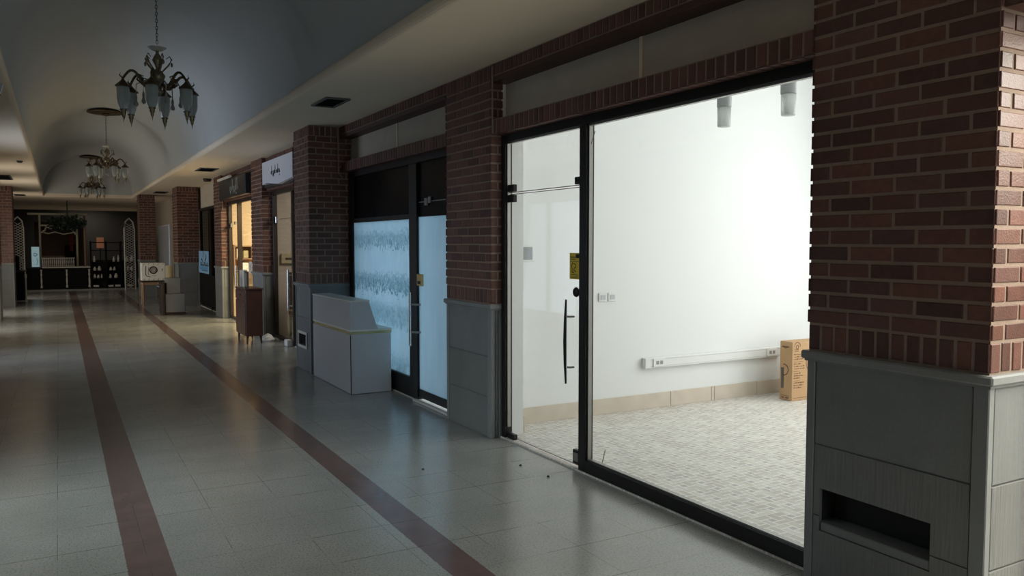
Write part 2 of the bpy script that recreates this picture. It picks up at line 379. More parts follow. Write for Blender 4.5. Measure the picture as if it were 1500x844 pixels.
# bricks laid on a vertical face: origin (x,y), unit direction u along the wall, outward normal n
def tint_rand():
    k = random.uniform(.62, 1.25); h = random.uniform(-.06, .08)
    return (k * (1 + h), k, k * (1 - h))
def one_brick(mb, o, u, n, a0, a1, z0, z1, t):
    c = .003; t = t + random.uniform(-.0012, .0012); j = lambda: random.uniform(-.0015, .0015)
    def P(a, d, z): return (o[0] + u[0] * a + n[0] * d, o[1] + u[1] * a + n[1] * d, z)
    a0 += j(); a1 += j(); z0 += j(); z1 += j()
    v = []
    for d, i in ((0, 0), (t - c, 0), (t, c)):
        v += [P(a0 + i, d, z0 + i), P(a1 - i, d, z0 + i), P(a1 - i, d, z1 - i), P(a0 + i, d, z1 - i)]
    mb.tint = tint_rand(); mb.has_t = True
    f = []
    flip = (u[0] * n[1] - u[1] * n[0]) > 0   # keep normals outward
    for L in (0, 4):
        for k in range(4): f.append((L + k, L + (k + 1) % 4, L + 4 + (k + 1) % 4, L + 4 + k))
    f.append((8, 9, 10, 11))
    if flip: f = [tuple(reversed(q)) for q in f]
    mb.add(v, f, 1)
    mb.tint = (1, 1, 1)
def brick_face(mb, o, u, n, W, z0, z1, L=.2125, course=.073, t=.0045, shift=0):
    g = .0150; rows = max(1, round((z1 - z0) / course)); ch = (z1 - z0) / rows
    cnt = max(1, round(W / L)); l = W / cnt if W > L * .8 else W
    for r in range(rows):
        za, zb = z0 + r * ch + g / 2, z0 + (r + 1) * ch - g / 2
        if W <= L * .8:
            # narrow return: header pattern
            cuts = [0, W] if (r + shift) % 2 else [0, W * .62, W]
        elif (r + shift) % 2: cuts = [0] + [l * (k + .5) for k in range(cnt)] + [W]
        else: cuts = [l * k for k in range(cnt + 1)]
        for a, b in zip(cuts[:-1], cuts[1:]):
            ga = 0 if a == 0 else g / 2; gb = 0 if b == W else g / 2
            one_brick(mb, o, u, n, a + ga - (.004 if a == 0 else 0), b - gb + (.004 if b == W else 0), za, zb, t)
def soldier(mb, o, u, n, W, z0, z1, w=.074, t=.0045):
    cnt = max(1, round(W / w)); l = W / cnt
    for k in range(cnt): one_brick(mb, o, u, n, k * l + .0075, (k + 1) * l - .0075, z0 + .004, z1 - .006, t)

ZC = 3.02       # flat ceiling
ZL = 1.10       # top of stone base
# ---------------------------------------------------------------- shell
def grid_mesh(mb, nx, ny, fn, mi=0, smooth=True):
    v = [fn(i / nx, j / ny) for i in range(nx + 1) for j in range(ny + 1)]
    f = [(i * (ny + 1) + j, (i + 1) * (ny + 1) + j, (i + 1) * (ny + 1) + j + 1, i * (ny + 1) + j + 1) for i in range(nx) for j in range(ny)]
    mb.add(v, f, mi, smooth)

mb = MB(); mb.box(-2.4, 3.13, -5, 46, -.12, 0); struct(mb, 'floor', M['floor'])

VX, VR, VH = .85, 1.24, 1.27
Y0V, Y1V = -4.2, 28.5
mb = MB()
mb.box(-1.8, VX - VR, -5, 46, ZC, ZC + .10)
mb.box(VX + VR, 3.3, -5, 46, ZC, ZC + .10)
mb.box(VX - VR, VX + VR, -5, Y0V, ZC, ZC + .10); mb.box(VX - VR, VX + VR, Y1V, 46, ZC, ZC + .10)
def vf(u, v):
    a = math.pi * u; return (VX - VR * math.cos(a), Y0V + (Y1V - Y0V) * v, ZC + .10 + (VH - .10) * math.sin(a) ** .9)
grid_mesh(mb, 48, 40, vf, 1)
for yy in (Y0V, Y1V):
    pts = [(VX - VR * math.cos(math.pi * k / 32), ZC + .10 + (VH - .10) * math.sin(math.pi * k / 32) ** .9) for k in range(33)]
    mb.prism(pts, yy, yy + (.06 if yy > 0 else -.06), 'y', 1)
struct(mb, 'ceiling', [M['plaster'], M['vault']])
# bull-nosed lip on both springing lines of the vault
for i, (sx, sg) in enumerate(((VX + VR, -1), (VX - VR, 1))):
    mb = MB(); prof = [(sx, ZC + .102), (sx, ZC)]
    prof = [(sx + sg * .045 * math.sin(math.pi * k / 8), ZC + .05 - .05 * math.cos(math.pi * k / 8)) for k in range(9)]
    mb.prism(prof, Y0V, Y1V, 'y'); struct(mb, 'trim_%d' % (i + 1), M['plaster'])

# left wall with window openings (outside the picture, lets the daylight in)
def wall_x(mb, x0, x1, y0, y1, z0, z1, holes, mi=0):
    y = y0
    for (a, b, c, d) in sorted(holes):
        if a > y: mb.box(x0, x1, y, a, z0, z1, mi)
        if c > z0: mb.box(x0, x1, a, b, z0, c, mi)
        if d < z1: mb.box(x0, x1, a, b, d, z1, mi)
        y = b
    if y < y1: mb.box(x0, x1, y, y1, z0, z1, mi)
holesL = [(2.3, 7.5, .25, 2.4), (11.6, 14.2, .25, 2.4), (17.05, 18.35, .2, 2.4), (20.5, 22.3, .25, 2.4), (26.0, 28.0, .25, 2.4)]  # includes an opening added for the fill on the printed box
mb = MB(); wall_x(mb, -1.78, -1.62, -5, 46, 0, ZC, holesL); struct(mb, 'wall_left', M['wall_dark'])
for i, (a, b, c, d) in enumerate(holesL):
    mb = MB(); w_ = .05
    mb.box(-1.74, -1.66, a + .002, a + w_, c + .002, d - .002); mb.box(-1.74, -1.66, b - w_, b - .002, c + .002, d - .002)
    mb.box(-1.74, -1.66, a + w_, b - w_, c + .002, c + w_); mb.box(-1.74, -1.66, a + w_, b - w_, d - w_, d - .002)
    mb.box(-1.74, -1.66, (a + b) / 2 - .025, (a + b) / 2 + .025, c + w_, d - w_)
    wf = struct(mb, 'window_%d' % (i + 1), M['brown_alu'])
    g = MB(); g.box(-1.703, -1.697, a + w_, (a + b) / 2 - .025, c + w_, d - w_); g.box(-1.703, -1.697, (a + b) / 2 + .025, b - w_, c + w_, d - w_)
    g.build('pane', M['glass'], wf)
# wall behind the camera with the entrance
mb = MB(); mb.box(-1.6, 1.8, -5.0, -4.85, 0, ZC); mb.box(3.05, 3.3, -5.0, -4.85, 0, ZC); mb.box(1.8, 3.05, -5.0, -4.85, 2.9, ZC); struct(mb, 'wall_back', M['wall'])
mb = MB(); mb.box(-2.4, 3.5, 46, 46.15, 0, ZC + .1); struct(mb, 'wall_front', M['tan_shop'])

# right wall: pieces above the shopfronts and the frieze
bays = [(-1.5, 1.74), (2.59, 5.76), (6.62, 9.72), (10.43, 13.8), (14.65, 17.82), (18.68, 21.84), (22.7, 25.86)]
mb = MB()
for a, b in bays: mb.box(3.18, 3.34, a, b, 2.47, ZC)
mb.box(3.18, 3.34, 25.86, 28.6, 0, ZC); mb.box(3.18, 3.34, 28.6, 31.9, 2.2, ZC); mb.box(3.18, 3.34, 31.9, 46, 0, ZC)
mb.box(3.18, 3.34, -5, -1.5, 0, ZC)
struct(mb, 'wall_right', M['frieze'])
k = 3
for a, b in bays[:5]:
    for (z0, z1, xf) in ((2.47, 2.585, 3.055), (2.905, 3.018, 3.045)):
        mb = MB(); mb.box(xf, 3.18, a + .002, b - .002, z0, z1, 0)
        if z0 > 2.8:
            soldier(mb, (xf, a), (0, 1), (-1, 0), b - a, z0 + .02, z1, .072, .006)
            mb.tint = (.5, .5, .5); mb.box(xf - .006, 3.18, a + .003, b - .003, z0 - .03, z0 + .012, 1); mb.tint = (1, 1, 1)
        else: soldier(mb, (xf, a), (0, 1), (-1, 0), b - a, z0, z1, .072, .005)
        # brick soffit courses
        n_ = max(1, round((b - a) / .072)); l = (b - a) / n_
        if z0 < 2.8:
            for q in range(n_):
                mb.tint = tint_rand(); mb.box(xf - .004, 3.176, a + q * l + .005, a + (q + 1) * l - .005, z0 - .006, z0 + .002, 1)
        mb.tint = (1, 1, 1); mb.has_t = True
        struct(mb, 'trim_%d' % k, [M['mortar'], M['brick']]); k += 1
# thin vertical joint strips on the friezes
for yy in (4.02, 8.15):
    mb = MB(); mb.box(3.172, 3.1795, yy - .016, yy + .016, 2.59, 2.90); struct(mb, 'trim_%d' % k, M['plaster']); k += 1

# ---------------------------------------------------------------- brick pillars on stone bases
def pillar(y0, y1, xf, xb, label, near_stop=None, niche=None, framed=None, side=-1, courses=True):
    cx = (xf + xb) / 2
    root = thing('brick_pillar', label, 'pillar', (cx, (y0 + y1) / 2, 0), 'brick pillars on stone bases')
    mb = MB(); c = .006
    lo, hi = min(xf, xb), max(xf, xb)
    mb.box(lo + c, hi - c, y0 + c, y1 - c, ZL, ZC - .002, 0)
    zs = ZL + .006
    mb.has_t = True
    n = (side, 0)
    # corridor face, near face, far face
    for (o, u, nn, W, sh) in (((xf - side * .006, y0), (0, 1), n, y1 - y0, 0), ((lo, y0 + .006), (1, 0), (0, -1), hi - lo, 1), ((lo, y1 - .006), (1, 0), (0, 1), hi - lo, 1)):
        soldier(mb, o, u, nn, W, zs, ZL + .125, .072)
        brick_face(mb, o, u, nn, W, ZL + .125, ZC - .125, shift=sh)
        soldier(mb, o, u, nn, W, ZC - .125, ZC - .004, .072)
    mb.build('brick_shaft', [M['mortar'], M['brick']], root)
    # stone base
    mb = MB(); e = .012
    xa, xc = lo + e, hi - e; ya, yb = y0 + e, y1 - e
    fx = xf - side * e      # recessed panel plane
    zn = niche or framed
    if zn:
        a, b, z0, z1 = zn; D = .16
        ins = fx - side * D
        # ring of stone around the hole
        x_lo, x_hi = sorted((fx, ins))
        mb.box(x_lo, x_hi, ya, yb, 0, z0, 0); mb.box(x_lo, x_hi, ya, yb, z1, ZL - .04, 0)
        mb.box(x_lo, x_hi, ya, a, z0, z1, 0); mb.box(x_lo, x_hi, b, yb, z0, z1, 0)
        r0, r1 = sorted((ins, xb - side * -e if False else (xc if side < 0 else xa)))
        mb.box(r0, r1, ya, yb, 0, ZL - .04, 0)
    else: mb.box(xa, xc, ya, yb, 0, ZL - .04, 0)
    # corner strips (pilaster edges) on all visible corners
    s = .045
    for yy0, yy1 in ((y0, y0 + s * 1.4), (y1 - s, y1)):
        for xx0, xx1 in ((lo, lo + s * .8), (hi - s * .8, hi)): mb.box(xx0, xx1, yy0, yy1, 0, ZL - .04, 2, .004)
    mb.build('stone_base', [M['stone_comb'], M['stone'], M['stone_edge']], root)
    # facing slabs with open joints
    mb = MB(); zj = [.004, .335, .668, ZL - .044]
    for q in range(3):
        a_, b_ = y0 + s * 1.4 + .004, y1 - s - .004; za, zb = zj[q] + .003, zj[q + 1] - .003
        if zn and q < 2:
            a, b, z0, z1 = zn
            for (p0, p1, q0, q1) in ((a_, a, za, zb), (b, b_, za, zb), (a, b, za, min(z0, zb)), (a, b, max(z1, za), zb)):
                if p1 - p0 > .01 and q1 - q0 > .01: mb.box(fx, fx + side * .007, p0, p1, q0, q1, 0)
        else: mb.box(fx, fx + side * .007, a_, b_, za, zb, 1 if q == 2 else 0, .003)
        for yy, sg in ((ya, -1), (yb, 1)):
            mb.box(lo + s, hi - s, yy, yy + sg * .007, za, zb, 1 if q == 2 else 0, .003)
    mb.build('facing_slabs', [M['stone_comb'], M['stone']], root)
    mb = MB(); hl = hi - .02 if hi < 3.3 and side < 0 else hi
    mb = MB(); mb.box(lo - .022, hl, y0 - .022, y1 + .022, ZL - .038, ZL, 0, .007)
    mb.box(lo - .008, hl - .001, y0 - .008, y1 + .008, ZL - .048, ZL - .038, 0)
    if side > 0: pass
    mb.build('ledge', M['stone_edge'], root)
    if niche:
        a, b, z0, z1 = niche
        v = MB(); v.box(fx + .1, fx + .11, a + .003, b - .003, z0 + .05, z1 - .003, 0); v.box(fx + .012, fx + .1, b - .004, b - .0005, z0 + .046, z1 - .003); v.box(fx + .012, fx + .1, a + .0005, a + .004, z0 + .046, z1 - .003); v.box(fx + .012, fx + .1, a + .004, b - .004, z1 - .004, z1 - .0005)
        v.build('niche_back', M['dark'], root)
        v = MB(); v.box(fx - .003, fx + .12, a + .004, b - .004, z0 + .002, z0 + .042, 0, .004)
        v.build('niche_sill', M['stone'], root)
    if framed:
        a, b, z0, z1 = framed; t = .035
        v = MB()
        for (p0, p1, q0, q1) in ((a - t, b + t, z1, z1 + t), (a - t, b + t, z0 - t, z0), (a - t, a, z0, z1), (b, b + t, z0, z1)): v.box(fx - .022, fx - .0075, p0, p1, q0, q1, 0, .004)
        v.build('vent_frame', M['laminate_edge'], root, label='pale frame around the vent opening')
        v = MB(); v.box(fx + .07, fx + .08, a + .002, b - .002, z0 + .002, z1 - .002); v.build('vent_back', M['dark'], root)
    return root
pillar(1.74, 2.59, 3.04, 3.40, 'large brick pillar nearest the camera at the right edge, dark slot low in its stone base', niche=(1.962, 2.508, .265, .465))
pillar(5.76, 6.62, 3.04, 3.15, 'brick pillar left of the white empty shop, between its glass door and the blue filmed shopfront')
pillar(9.72, 10.43, 2.65, 3.21, 'deep brick pillar behind the grey reception counter, small framed vent in its base', framed=(9.93, 10.28, .315, .455))
pillar(13.8, 14.65, 2.97, 3.21, 'brick pillar behind the red-brown cabinet, between the cream-lit and the warm-lit doors')
pillar(17.82, 18.68, 2.99, 3.21, 'brick pillar beyond the warm-lit shop door, right of the door with the blue poster')
pillar(21.84, 22.7, 2.61, 3.12, 'brick pillar behind the two stacked grey boxes, left of the blue poster door')
pillar(25.9, 26.7, 2.08, 2.50, 'dark free-standing brick pillar behind the white printed box on its table')
pillar(19.6, 20.4, -1.08, -1.60, 'brick pillar cut by the left edge of the picture', side=1)
pillar(23.7, 24.5, -.99, -1.60, 'dark brick pillar second from the left edge, in front of the black cabinet', side=1)

# cables down the pillar edges
def cable(pts, r, label, m='grout'):
    mb = MB(); mb.tube(pts, r, 6); o = mb.build('cable', M[m], label=label, category='cable'); return o
cable([(3.033, 5.715, 3.0), (3.031, 5.713, 2.7), (3.033, 5.71, 2.47)], .007, 'thin pale cable down the upper edge of the pillar left of the white shop', 'mortar')
cable([(3.0, 9.67, 3.0), (2.998, 9.668, 2.7), (3.0, 9.67, 2.45), (3.05, 9.67, 2.40)], .008, 'thin pale cable down the upper right of the pillar behind the counter', 'mortar')
cable([(3.02, 17.79, 2.95), (3.02, 17.79, 2.3)], .014, 'light pipe down the wall beside the dark shop sign', 'mortar')
cable([(3.02, 18.72, 2.98), (3.02, 18.72, 1.3), (3.01, 18.715, .6)], .012, 'white cable hanging on the left of the brick pillar by the poster door', 'post_white')

# ---------------------------------------------------------------- shop 1 : empty white shop
X1 = 7.7; YS0, YS1 = 2.25, 6.05; ZS = 3.7
mb = MB(); mb.box(3.13, X1, -1.5, 26.4, -.12, .012); struct(mb, 'floor.001', M['mosaic'])
mb = MB(); mb.box(3.34, X1 + .1, YS1, YS1 + .12, .012, ZS); struct(mb, 'wall_shop_left', M['white_wall'])
mb = MB(); mb.box(3.42, X1 + .1, YS0 - .12, YS0, .012, ZS); struct(mb, 'wall_shop_right', M['white_wall'])
mb = MB()
hy0, hy1, hz0, hz1 = 2.4, 5.5, .6, 3.3
wall_x(mb, X1, X1 + .12, YS0, YS1, .012, ZS, [(hy0, hy1, hz0, hz1)]); struct(mb, 'wall_shop_back', M['white_wall'])
mb = MB(); w_ = .06
mb.box(X1 + .03, X1 + .09, hy0 + .002, hy0 + w_, hz0 + .002, hz1 - .002); mb.box(X1 + .03, X1 + .09, hy1 - w_, hy1 - .002, hz0 + .002, hz1 - .002)
mb.box(X1 + .03, X1 + .09, hy0 + w_, hy1 - w_, hz0 + .002, hz0 + w_); mb.box(X1 + .03, X1 + .09, hy0 + w_, hy1 - w_, hz1 - w_, hz1 - .002)
struct(mb, 'window_6', M['black'])
mb = MB(); mb.box(3.34, X1 + .1, -1.5, 26.4, ZS, ZS + .1); struct(mb, 'ceiling.001', M['white_wall'])
mb = MB(); mb.box(3.20, 3.34, 5.755, 6.05, .012, 2.47); mb.box(3.34, 3.345, 2.25, 6.05, 2.47, ZS); struct(mb, 'wall_shop_front', M['white_wall'])
# baseboard tiles, each with a joint
mb = MB(); xs = [3.36, 5.17, 5.70, 5.74, 6.33, 6.9, 7.68]
for a, b in zip(xs[:-1], xs[1:]): mb.box(a + .002, b - .002, YS1 - .014, YS1 - .0005, .012, .155, 0, .002)
struct(mb, 'baseboard_left', M['base_tile'])
mb = MB(); mb.box(3.345, 3.36, 5.76, YS1 - .016, .012, .155); struct(mb, 'baseboard_front', M['base_tile'])

# storefront frame of shop 1
root = thing('storefront', 'black-framed glass front of the empty white shop, fixed pane and swing door', 'shop front', (3.17, 4.2, 0))
fr = MB(); A, B = 2.60, 5.755
fr.box(3.135, 3.205, A, B, 2.405, 2.468, 0, .003)                   # head
fr.box(3.135, 3.205, B - .055, B, .003, 2.405, 0, .003)             # left jamb
fr.box(3.135, 3.205, A, A + .05, .003, 2.405, 0, .003)              # right jamb
fr.box(3.135, 3.205, 4.555, 4.635, .003, 2.405, 0, .003)            # mullion
fr.box(3.135, 3.205, A + .05, 4.555, .003, .092, 0, .003)           # sill
fr.build('frame', M['black'], root)
fr = MB()
for (a, b, c, d) in ((A + .05, 4.555, .092, .104), (A + .05, 4.555, 2.393, 2.405), (4.543, 4.555, .104, 2.393), (4.635, 5.70, 2.393, 2.405), (5.688, 5.70, .1, 2.393)):
    fr.box(3.155, 3.185, a, b, c, d)
fr.build('glazing_bead', M['steel'], root)
g = MB(); g.box(3.166, 3.174, A + .05, 4.543, .104, 2.393); g.build('glass_pane', M['glass'], root, label='large clear fixed pane')
g = MB(); g.box(3.166, 3.174, 4.64, 5.685, 2.005, 2.39); g.build('transom_pane', M['glass'], root)
d = MB(); d.box(3.166, 3.174, 4.642, 5.68, .03, 1.985); dr = d.build('glass_door', M['glass'], root, label='frameless clear glass door leaf')
def sub(mb, name, m, parent, **t):
    o = mb.build(name, m, None, **t); o.parent = parent; return o
for zz in (1.985, .024):
    e = MB(); e.box(3.1655, 3.1745, 4.642, 5.68, zz, zz + .005); sub(e, 'glass_edge', M['steel'], dr)
e = MB(); e.box(3.1655, 3.1745, 4.642, 5.68, 1.999, 2.005); e.build('glass_edge', M['steel'], root)
for (a, b, c, d_) in ((5.59, 5.685, 1.925, 1.982), (4.645, 4.73, .034, .135)):
    e = MB(); e.box(3.152, 3.188, a, b, c, d_, 0, .004); sub(e, 'patch_fitting', M['black'], dr)
e = MB(); e.box(3.150, 3.152, 4.66, 4.715, .055, .115); sub(e, 'lock_plate', M['steel'], dr)
e = MB(); e.box(3.152, 3.188, 5.58, 5.69, .006, .055, 0, .004); sub(e, 'pivot', M['black'], dr)
for (a, b, c, d_) in ((5.59, 5.685, 2.008, 2.065), (4.64, 4.72, 2.008, 2.06)):
    e = MB(); e.box(3.152, 3.188, a, b, c, d_, 0, .004); e.build('patch_fitting', M['black'], root)
h = MB(); h.tube([(3.120, 4.772, .60), (3.116, 4.775, .75), (3.114, 4.776, .90), (3.116, 4.775, 1.05), (3.120, 4.772, 1.20)], [.007, .011, .013, .011, .007], 10)
hd = sub(h, 'pull_handle', M['black'], dr, label='long bowed black pull handle')
for z in (.72, 1.08):
    h = MB(); h.tube([(3.166, 4.735, z), (3.128, 4.74, z), (3.12, 4.76, z)], .008, 8); sub(h, 'handle_mount', M['chrome'], dr)
h = MB(); h.lathe([(.001, 0), (.032, 0), (.036, .008), (.030, .018), (.001, .020)], (0, 0, 0), 16)
o = sub(h, 'lock_cylinder', M['black'], dr); o.rotation_euler = (0, -math.pi / 2, 0); o.location = (3.166, 4.70, 1.255)
# yellow notice stuck to the door
st = MB(); st.box(3.1615, 3.1645, 4.665, 4.79, 1.345, 1.53)
stk = st.build('yellow_sticker', M['yellow'], label='yellow notice stuck on the glass door beside the black mullion', category='sticker')
def ribbon(mb, o, u, v, n, pts, w_, th=.0012, mi=0, tail=.3):
    # flat stroke through 2-D points on the plane (o,u,v) raised along n
    o, u, v, n = Vector(o), Vector(u), Vector(v), Vector(n)
    for (a, b) in zip(pts[:-1], pts[1:]):
        a = Vector(a).to_2d(); b = Vector(b).to_2d(); d_ = b - a
        if d_.length < 1e-6: continue
        t = d_.normalized() * (w_ * .5); s_ = Vector((-t.y, t.x)); t *= 2 * tail
        q = [a - t + s_, b + t + s_, b + t - s_, a - t - s_]
        P = lambda p, h_: tuple(o + u * p.x + v * p.y + n * h_)
        V = [P(p, 0) for p in q] + [P(p, th) for p in q]
        mb.add(V, [(3, 2, 1, 0), (4, 5, 6, 7), (0, 1, 5, 4), (1, 2, 6, 5), (2, 3, 7, 6), (3, 0, 4, 7)], mi)
def blockp(mb, o, u, v, n, a, b, c, d_, th=.0012, mi=0): ribbon(mb, o, u, v, n, [(a, (c + d_) / 2), (b, (c + d_) / 2)], d_ - c, th, mi, 0)
t = MB(); O = (3.1612, 4.79, 1.345); U = (0, -1, 0); V = (0, 0, 1); N = (-1, 0, 0)
blockp(t, O, U, V, N, .012, .075, .152, .158); blockp(t, O, U, V, N, .012, .075, .138, .143); blockp(t, O, U, V, N, .010, .115, .124, .127)
ribbon(t, O, U, V, N, [(.04, .115), (.025, .095), (.035, .070), (.030, .050), (.055, .045)], .006)
ribbon(t, O, U, V, N, [(.05, .112), (.075, .105), (.080, .085), (.060, .080), (.055, .060), (.080, .055)], .005)
for z in (.010, .020, .030): blockp(t, O, U, V, N, .02, .105, z, z + .003)
t.build('printing', M['ink'], stk, world=False)
b_ = MB(); b_.box(3.150, 3.163, 4.642, 4.70, 1.495, 1.522, 0, .003); b_.box(3.146, 3.150, 4.672, 4.69, 1.502, 1.515)
sub(b_, 'catch', M['black'], dr)
# faint diagonal tape at the pane's upper corner, twig at lower corner
mb = MB(); ribbon(mb, (3.161, 4.54, 2.25), (0, -1, 0), (0, 0, 1), (-1, 0, 0), [(.01, .02), (.055, .10)], .006); mb.build('tape_strip', M['grout'], label='thin grey strip stuck diagonally at the upper left of the big pane', category='tape')
mb = MB(); mb.tube([(3.22, 4.50, .015), (3.23, 4.47, .10), (3.235, 4.45, .18)], .004, 6); mb.tube([(3.22, 4.48, .015), (3.25, 4.40, .05)], .004, 6)
mb.build('twig', M['beige'], label='thin pale stick leaning inside the big pane\'s lower left corner', category='stick')

# fittings on the shop's side wall
def plate(name, x0, x1, z0, z1, label, cat, group=None, keys=1):
    mb = MB(); mb.box(x0, x1, YS1 - .012, YS1 - .0005, z0, z1, 0, .003); o = mb.build(name, M['white_plastic'], label=label, category=cat)
    if group: o['group'] = group
    return o
p = plate('wall_switch', 4.31, 4.40, 1.06, 1.14, 'left one of the two small white switches on the shop wall', 'switch', 'white switches on the shop wall')
m_ = MB(); m_.box(4.33, 4.38, YS1 - .016, YS1 - .012, 1.078, 1.122); m_.build('rocker', M['laminate'], p, world=False)
p = plate('wall_switch', 4.415, 4.505, 1.06, 1.14, 'right one of the two small white switches on the shop wall', 'switch', 'white switches on the shop wall')
m_ = MB(); m_.box(4.435, 4.485, YS1 - .016, YS1 - .012, 1.078, 1.122); m_.build('rocker', M['laminate'], p, world=False)
p = plate('electric_panel', 3.47, 3.62, 1.44, 1.58, 'small grey panel with white frame on the shop wall, seen through the glass door', 'panel')
m_ = MB(); m_.box(3.495, 3.595, YS1 - .018, YS1 - .012, 1.455, 1.565, 0, .002); m_.build('cover', M['grey_plastic'], p, world=False)
root = thing('cable_trunking', 'long white cable trunking with sockets along the shop wall', 'trunking', (5.6, YS1 - .03, .45))
mb = MB(); mb.box(4.82, 6.66, YS1 - .055, YS1 - .001, .405, .505, 0, .005); mb.build('channel', M['white_plastic'], root)
mb = MB(); mb.box(4.88, 6.64, YS1 - .0565, YS1 - .055, .42, .424); mb.box(4.88, 6.64, YS1 - .0565, YS1 - .055, .486, .490); mb.build('lid_groove', M['laminate'], root)
for x in (4.91, 6.42):
    mb = MB(); mb.box(x, x + .145, YS1 - .066, YS1 - .057, .418, .495, 0, .003); s_ = mb.build('socket', M['white_plastic'], root)
    mb = MB()
    for q in (.032, .080): mb.box(x + q, x + q + .034, YS1 - .068, YS1 - .066, .44, .474, 0, .002)
    o = sub(mb, 'socket_hole', M['grey_plastic'], s_); 
# small nail mark
# pendant lamps
def pendant(x, y, label):
    r_ = thing('pendant_lamp', label, 'lamp', (x, y, 2.6), 'cylinder lamps hanging in the white shop')
    m_ = MB(); m_.lathe([(.001, 0), (.052, 0), (.056, .006), (.058, .165), (.001, .165)], (x, y, 2.595), 20); m_.build('crystal_shade', M['lamp_frost'], r_, label='bubbled clear shade')
    m_ = MB(); m_.lathe([(.001, 0), (.060, 0), (.062, .01), (.062, .16), (.055, .21), (.001, .22)], (x, y, 2.76), 20); m_.build('cap', M['pendant_cap'], r_, label='grey metal cap')
    m_ = MB(); m_.tube([(x, y, 2.97), (x, y, ZS - .03)], .004, 6); m_.lathe([(.001, 0), (.05, 0), (.05, .028), (.001, .028)], (x, y, ZS - .03), 16); m_.build('hanging_rod', M['steel'], r_)
M['pendant_cap'] = mat('pendant_cap', (.27, .28, .28), .4)
M['lamp_frost'] = mat('bubbled_glass', (.62, .64, .63), .3, trans=.45, noise=.25, nscale=140, bump=.8, bscale=120)
pendant(5.0, 5.19, 'left of the two cylinder pendant lamps at the top of the white shop')
pendant(5.0, 4.49, 'right of the two cylinder pendant lamps, nearest the big brick pillar')
# cardboard box
bx0, bx1, by0, by1, bz1 = 6.36, 6.92, 5.60, 5.76, .605
root = thing('cardboard_box', 'tall brown cardboard box standing on the mosaic floor by the shop wall', 'box', (6.6, 5.72, .012))
mb = MB(); mb.box(bx0, bx1, by0, by1, .013, bz1, 0, .004); mb.build('carton', M['card'], root)
mb = MB(); mb.box(bx0 + .004, bx1 - .004, by0 + .003, (by0 + by1) / 2 - .002, bz1, bz1 + .004); mb.box(bx0 + .004, bx1 - .004, (by0 + by1) / 2 + .002, by1 - .003, bz1, bz1 + .004); mb.build('flap', M['card'], root)
mb = MB(); O = (bx0, by0 - .0003, .013); U = (1, 0, 0); V = (0, 0, 1); N = (0, -1, 0)
def arc(cx, cy, r, a0, a1, n_=16, ry=None): return [(cx + r * math.cos(math.radians(a0 + (a1 - a0) * k / n_)), cy + (ry or r) * math.sin(math.radians(a0 + (a1 - a0) * k / n_))) for k in range(n_ + 1)]
ribbon(mb, O, U, V, N, arc(.07, .55, .042, 0, 180), .006); ribbon(mb, O, U, V, N, arc(.07, .545, .018, 0, 360), .006)
for z in (.50, .515): blockp(mb, O, U, V, N, .03, .09, z, z + .006)
ribbon(mb, O, U, V, N, arc(.30, .38, .10, 0, 360, 28), .006); ribbon(mb, O, U, V, N, arc(.30, .38, .06, 20, 300, 20), .005)
rng = random.Random(3)
for r_ in range(15):
    z = .13 + r_ * .024; x = .02 + rng.uniform(0, .01); e_ = .14 + rng.uniform(-.04, .03)
    if r_ % 4 == 3: blockp(mb, O, U, V, N, .02, e_, z, z + .003); continue
    while x < e_:
        l = rng.uniform(.012, .035); blockp(mb, O, U, V, N, x, min(x + l, e_ + .005), z, z + rng.choice((.006, .010))); x += l + .008
ribbon(mb, O, U, V, N, [(.02, .03), (.36, .03)], .004)
mb.build('front_printing', M['card_ink'], root)
mb = MB(); O = (bx0 - .0003, by1, .013); U = (0, -1, 0); V = (0, 0, 1); N = (-1, 0, 0)
blockp(mb, O, U, V, N, .02, .055, .12, .33); mb.build('side_stripe', M['card_grey'], root)
mb = MB(); ribbon(mb, O, U, V, N, arc(.055, .31, .055, -100, 100), .008); blockp(mb, O, U, V, N, .03, .12, .54, .548); ribbon(mb, O, U, V, N, arc(.07, .56, .03, 200, 340), .006); blockp(mb, O, U, V, N, .02, .13, .045, .05); blockp(mb, O, U, V, N, .03, .06, .02, .035); blockp(mb, O, U, V, N, .08, .12, .02, .035)
mb.build('side_printing', M['card_ink'], root)

# ---------------------------------------------------------------- shop 2 : filmed front
root = thing('storefront', 'black-framed front covered with pale blue film, black transom above, beside the counter', 'shop front', (3.17, 8.2, 0))
A, B = 6.63, 9.71
fr = MB(); zt = 1.845
fr.box(3.135, 3.205, A, B, 2.40, 2.468, 0, .003); fr.box(3.135, 3.205, B - .14, B, .003, 2.40, 0, .003); fr.box(3.135, 3.205, A, A + .05, .003, 2.40, 0, .003)
fr.box(3.135, 3.205, 7.54, 7.74, .003, 2.40, 0, .003)
fr.box(3.14, 3.20, 7.74, B - .14, zt, zt + .05); fr.box(3.135, 3.205, 7.74, B - .14, .003, .215, 0, .003)
fr.build('frame', M['black'], root)
g = MB(); g.box(3.166, 3.172, 7.74, B - .14, zt + .05, 2.40); g.box(3.166, 3.172, 6.68, 7.54, 1.86, 2.40); g.build('transom_pane', M['blackglass'], root)
g = MB(); g.box(3.160, 3.166, 7.74, B - .14, .215, zt); g.build('filmed_pane', M['film'], root, label='pane under pale blue film printed with rows of teal leaves')
d = MB(); d.box(3.160, 3.166, 6.68, 7.54, .12, 1.86); dr = d.build('filmed_door', M['film'], root, label='door leaf under plain pale blue film')
e = MB(); e.box(3.150, 3.178, 6.68, 7.54, .035, .12, 0, .003); sub(e, 'bottom_rail', M['black'], dr)
e = MB(); e.box(3.130, 3.152, 7.40, 7.53, 1.17, 1.29, 0, .004); sub(e, 'lock_case', M['brass'], dr, label='square brass lock')
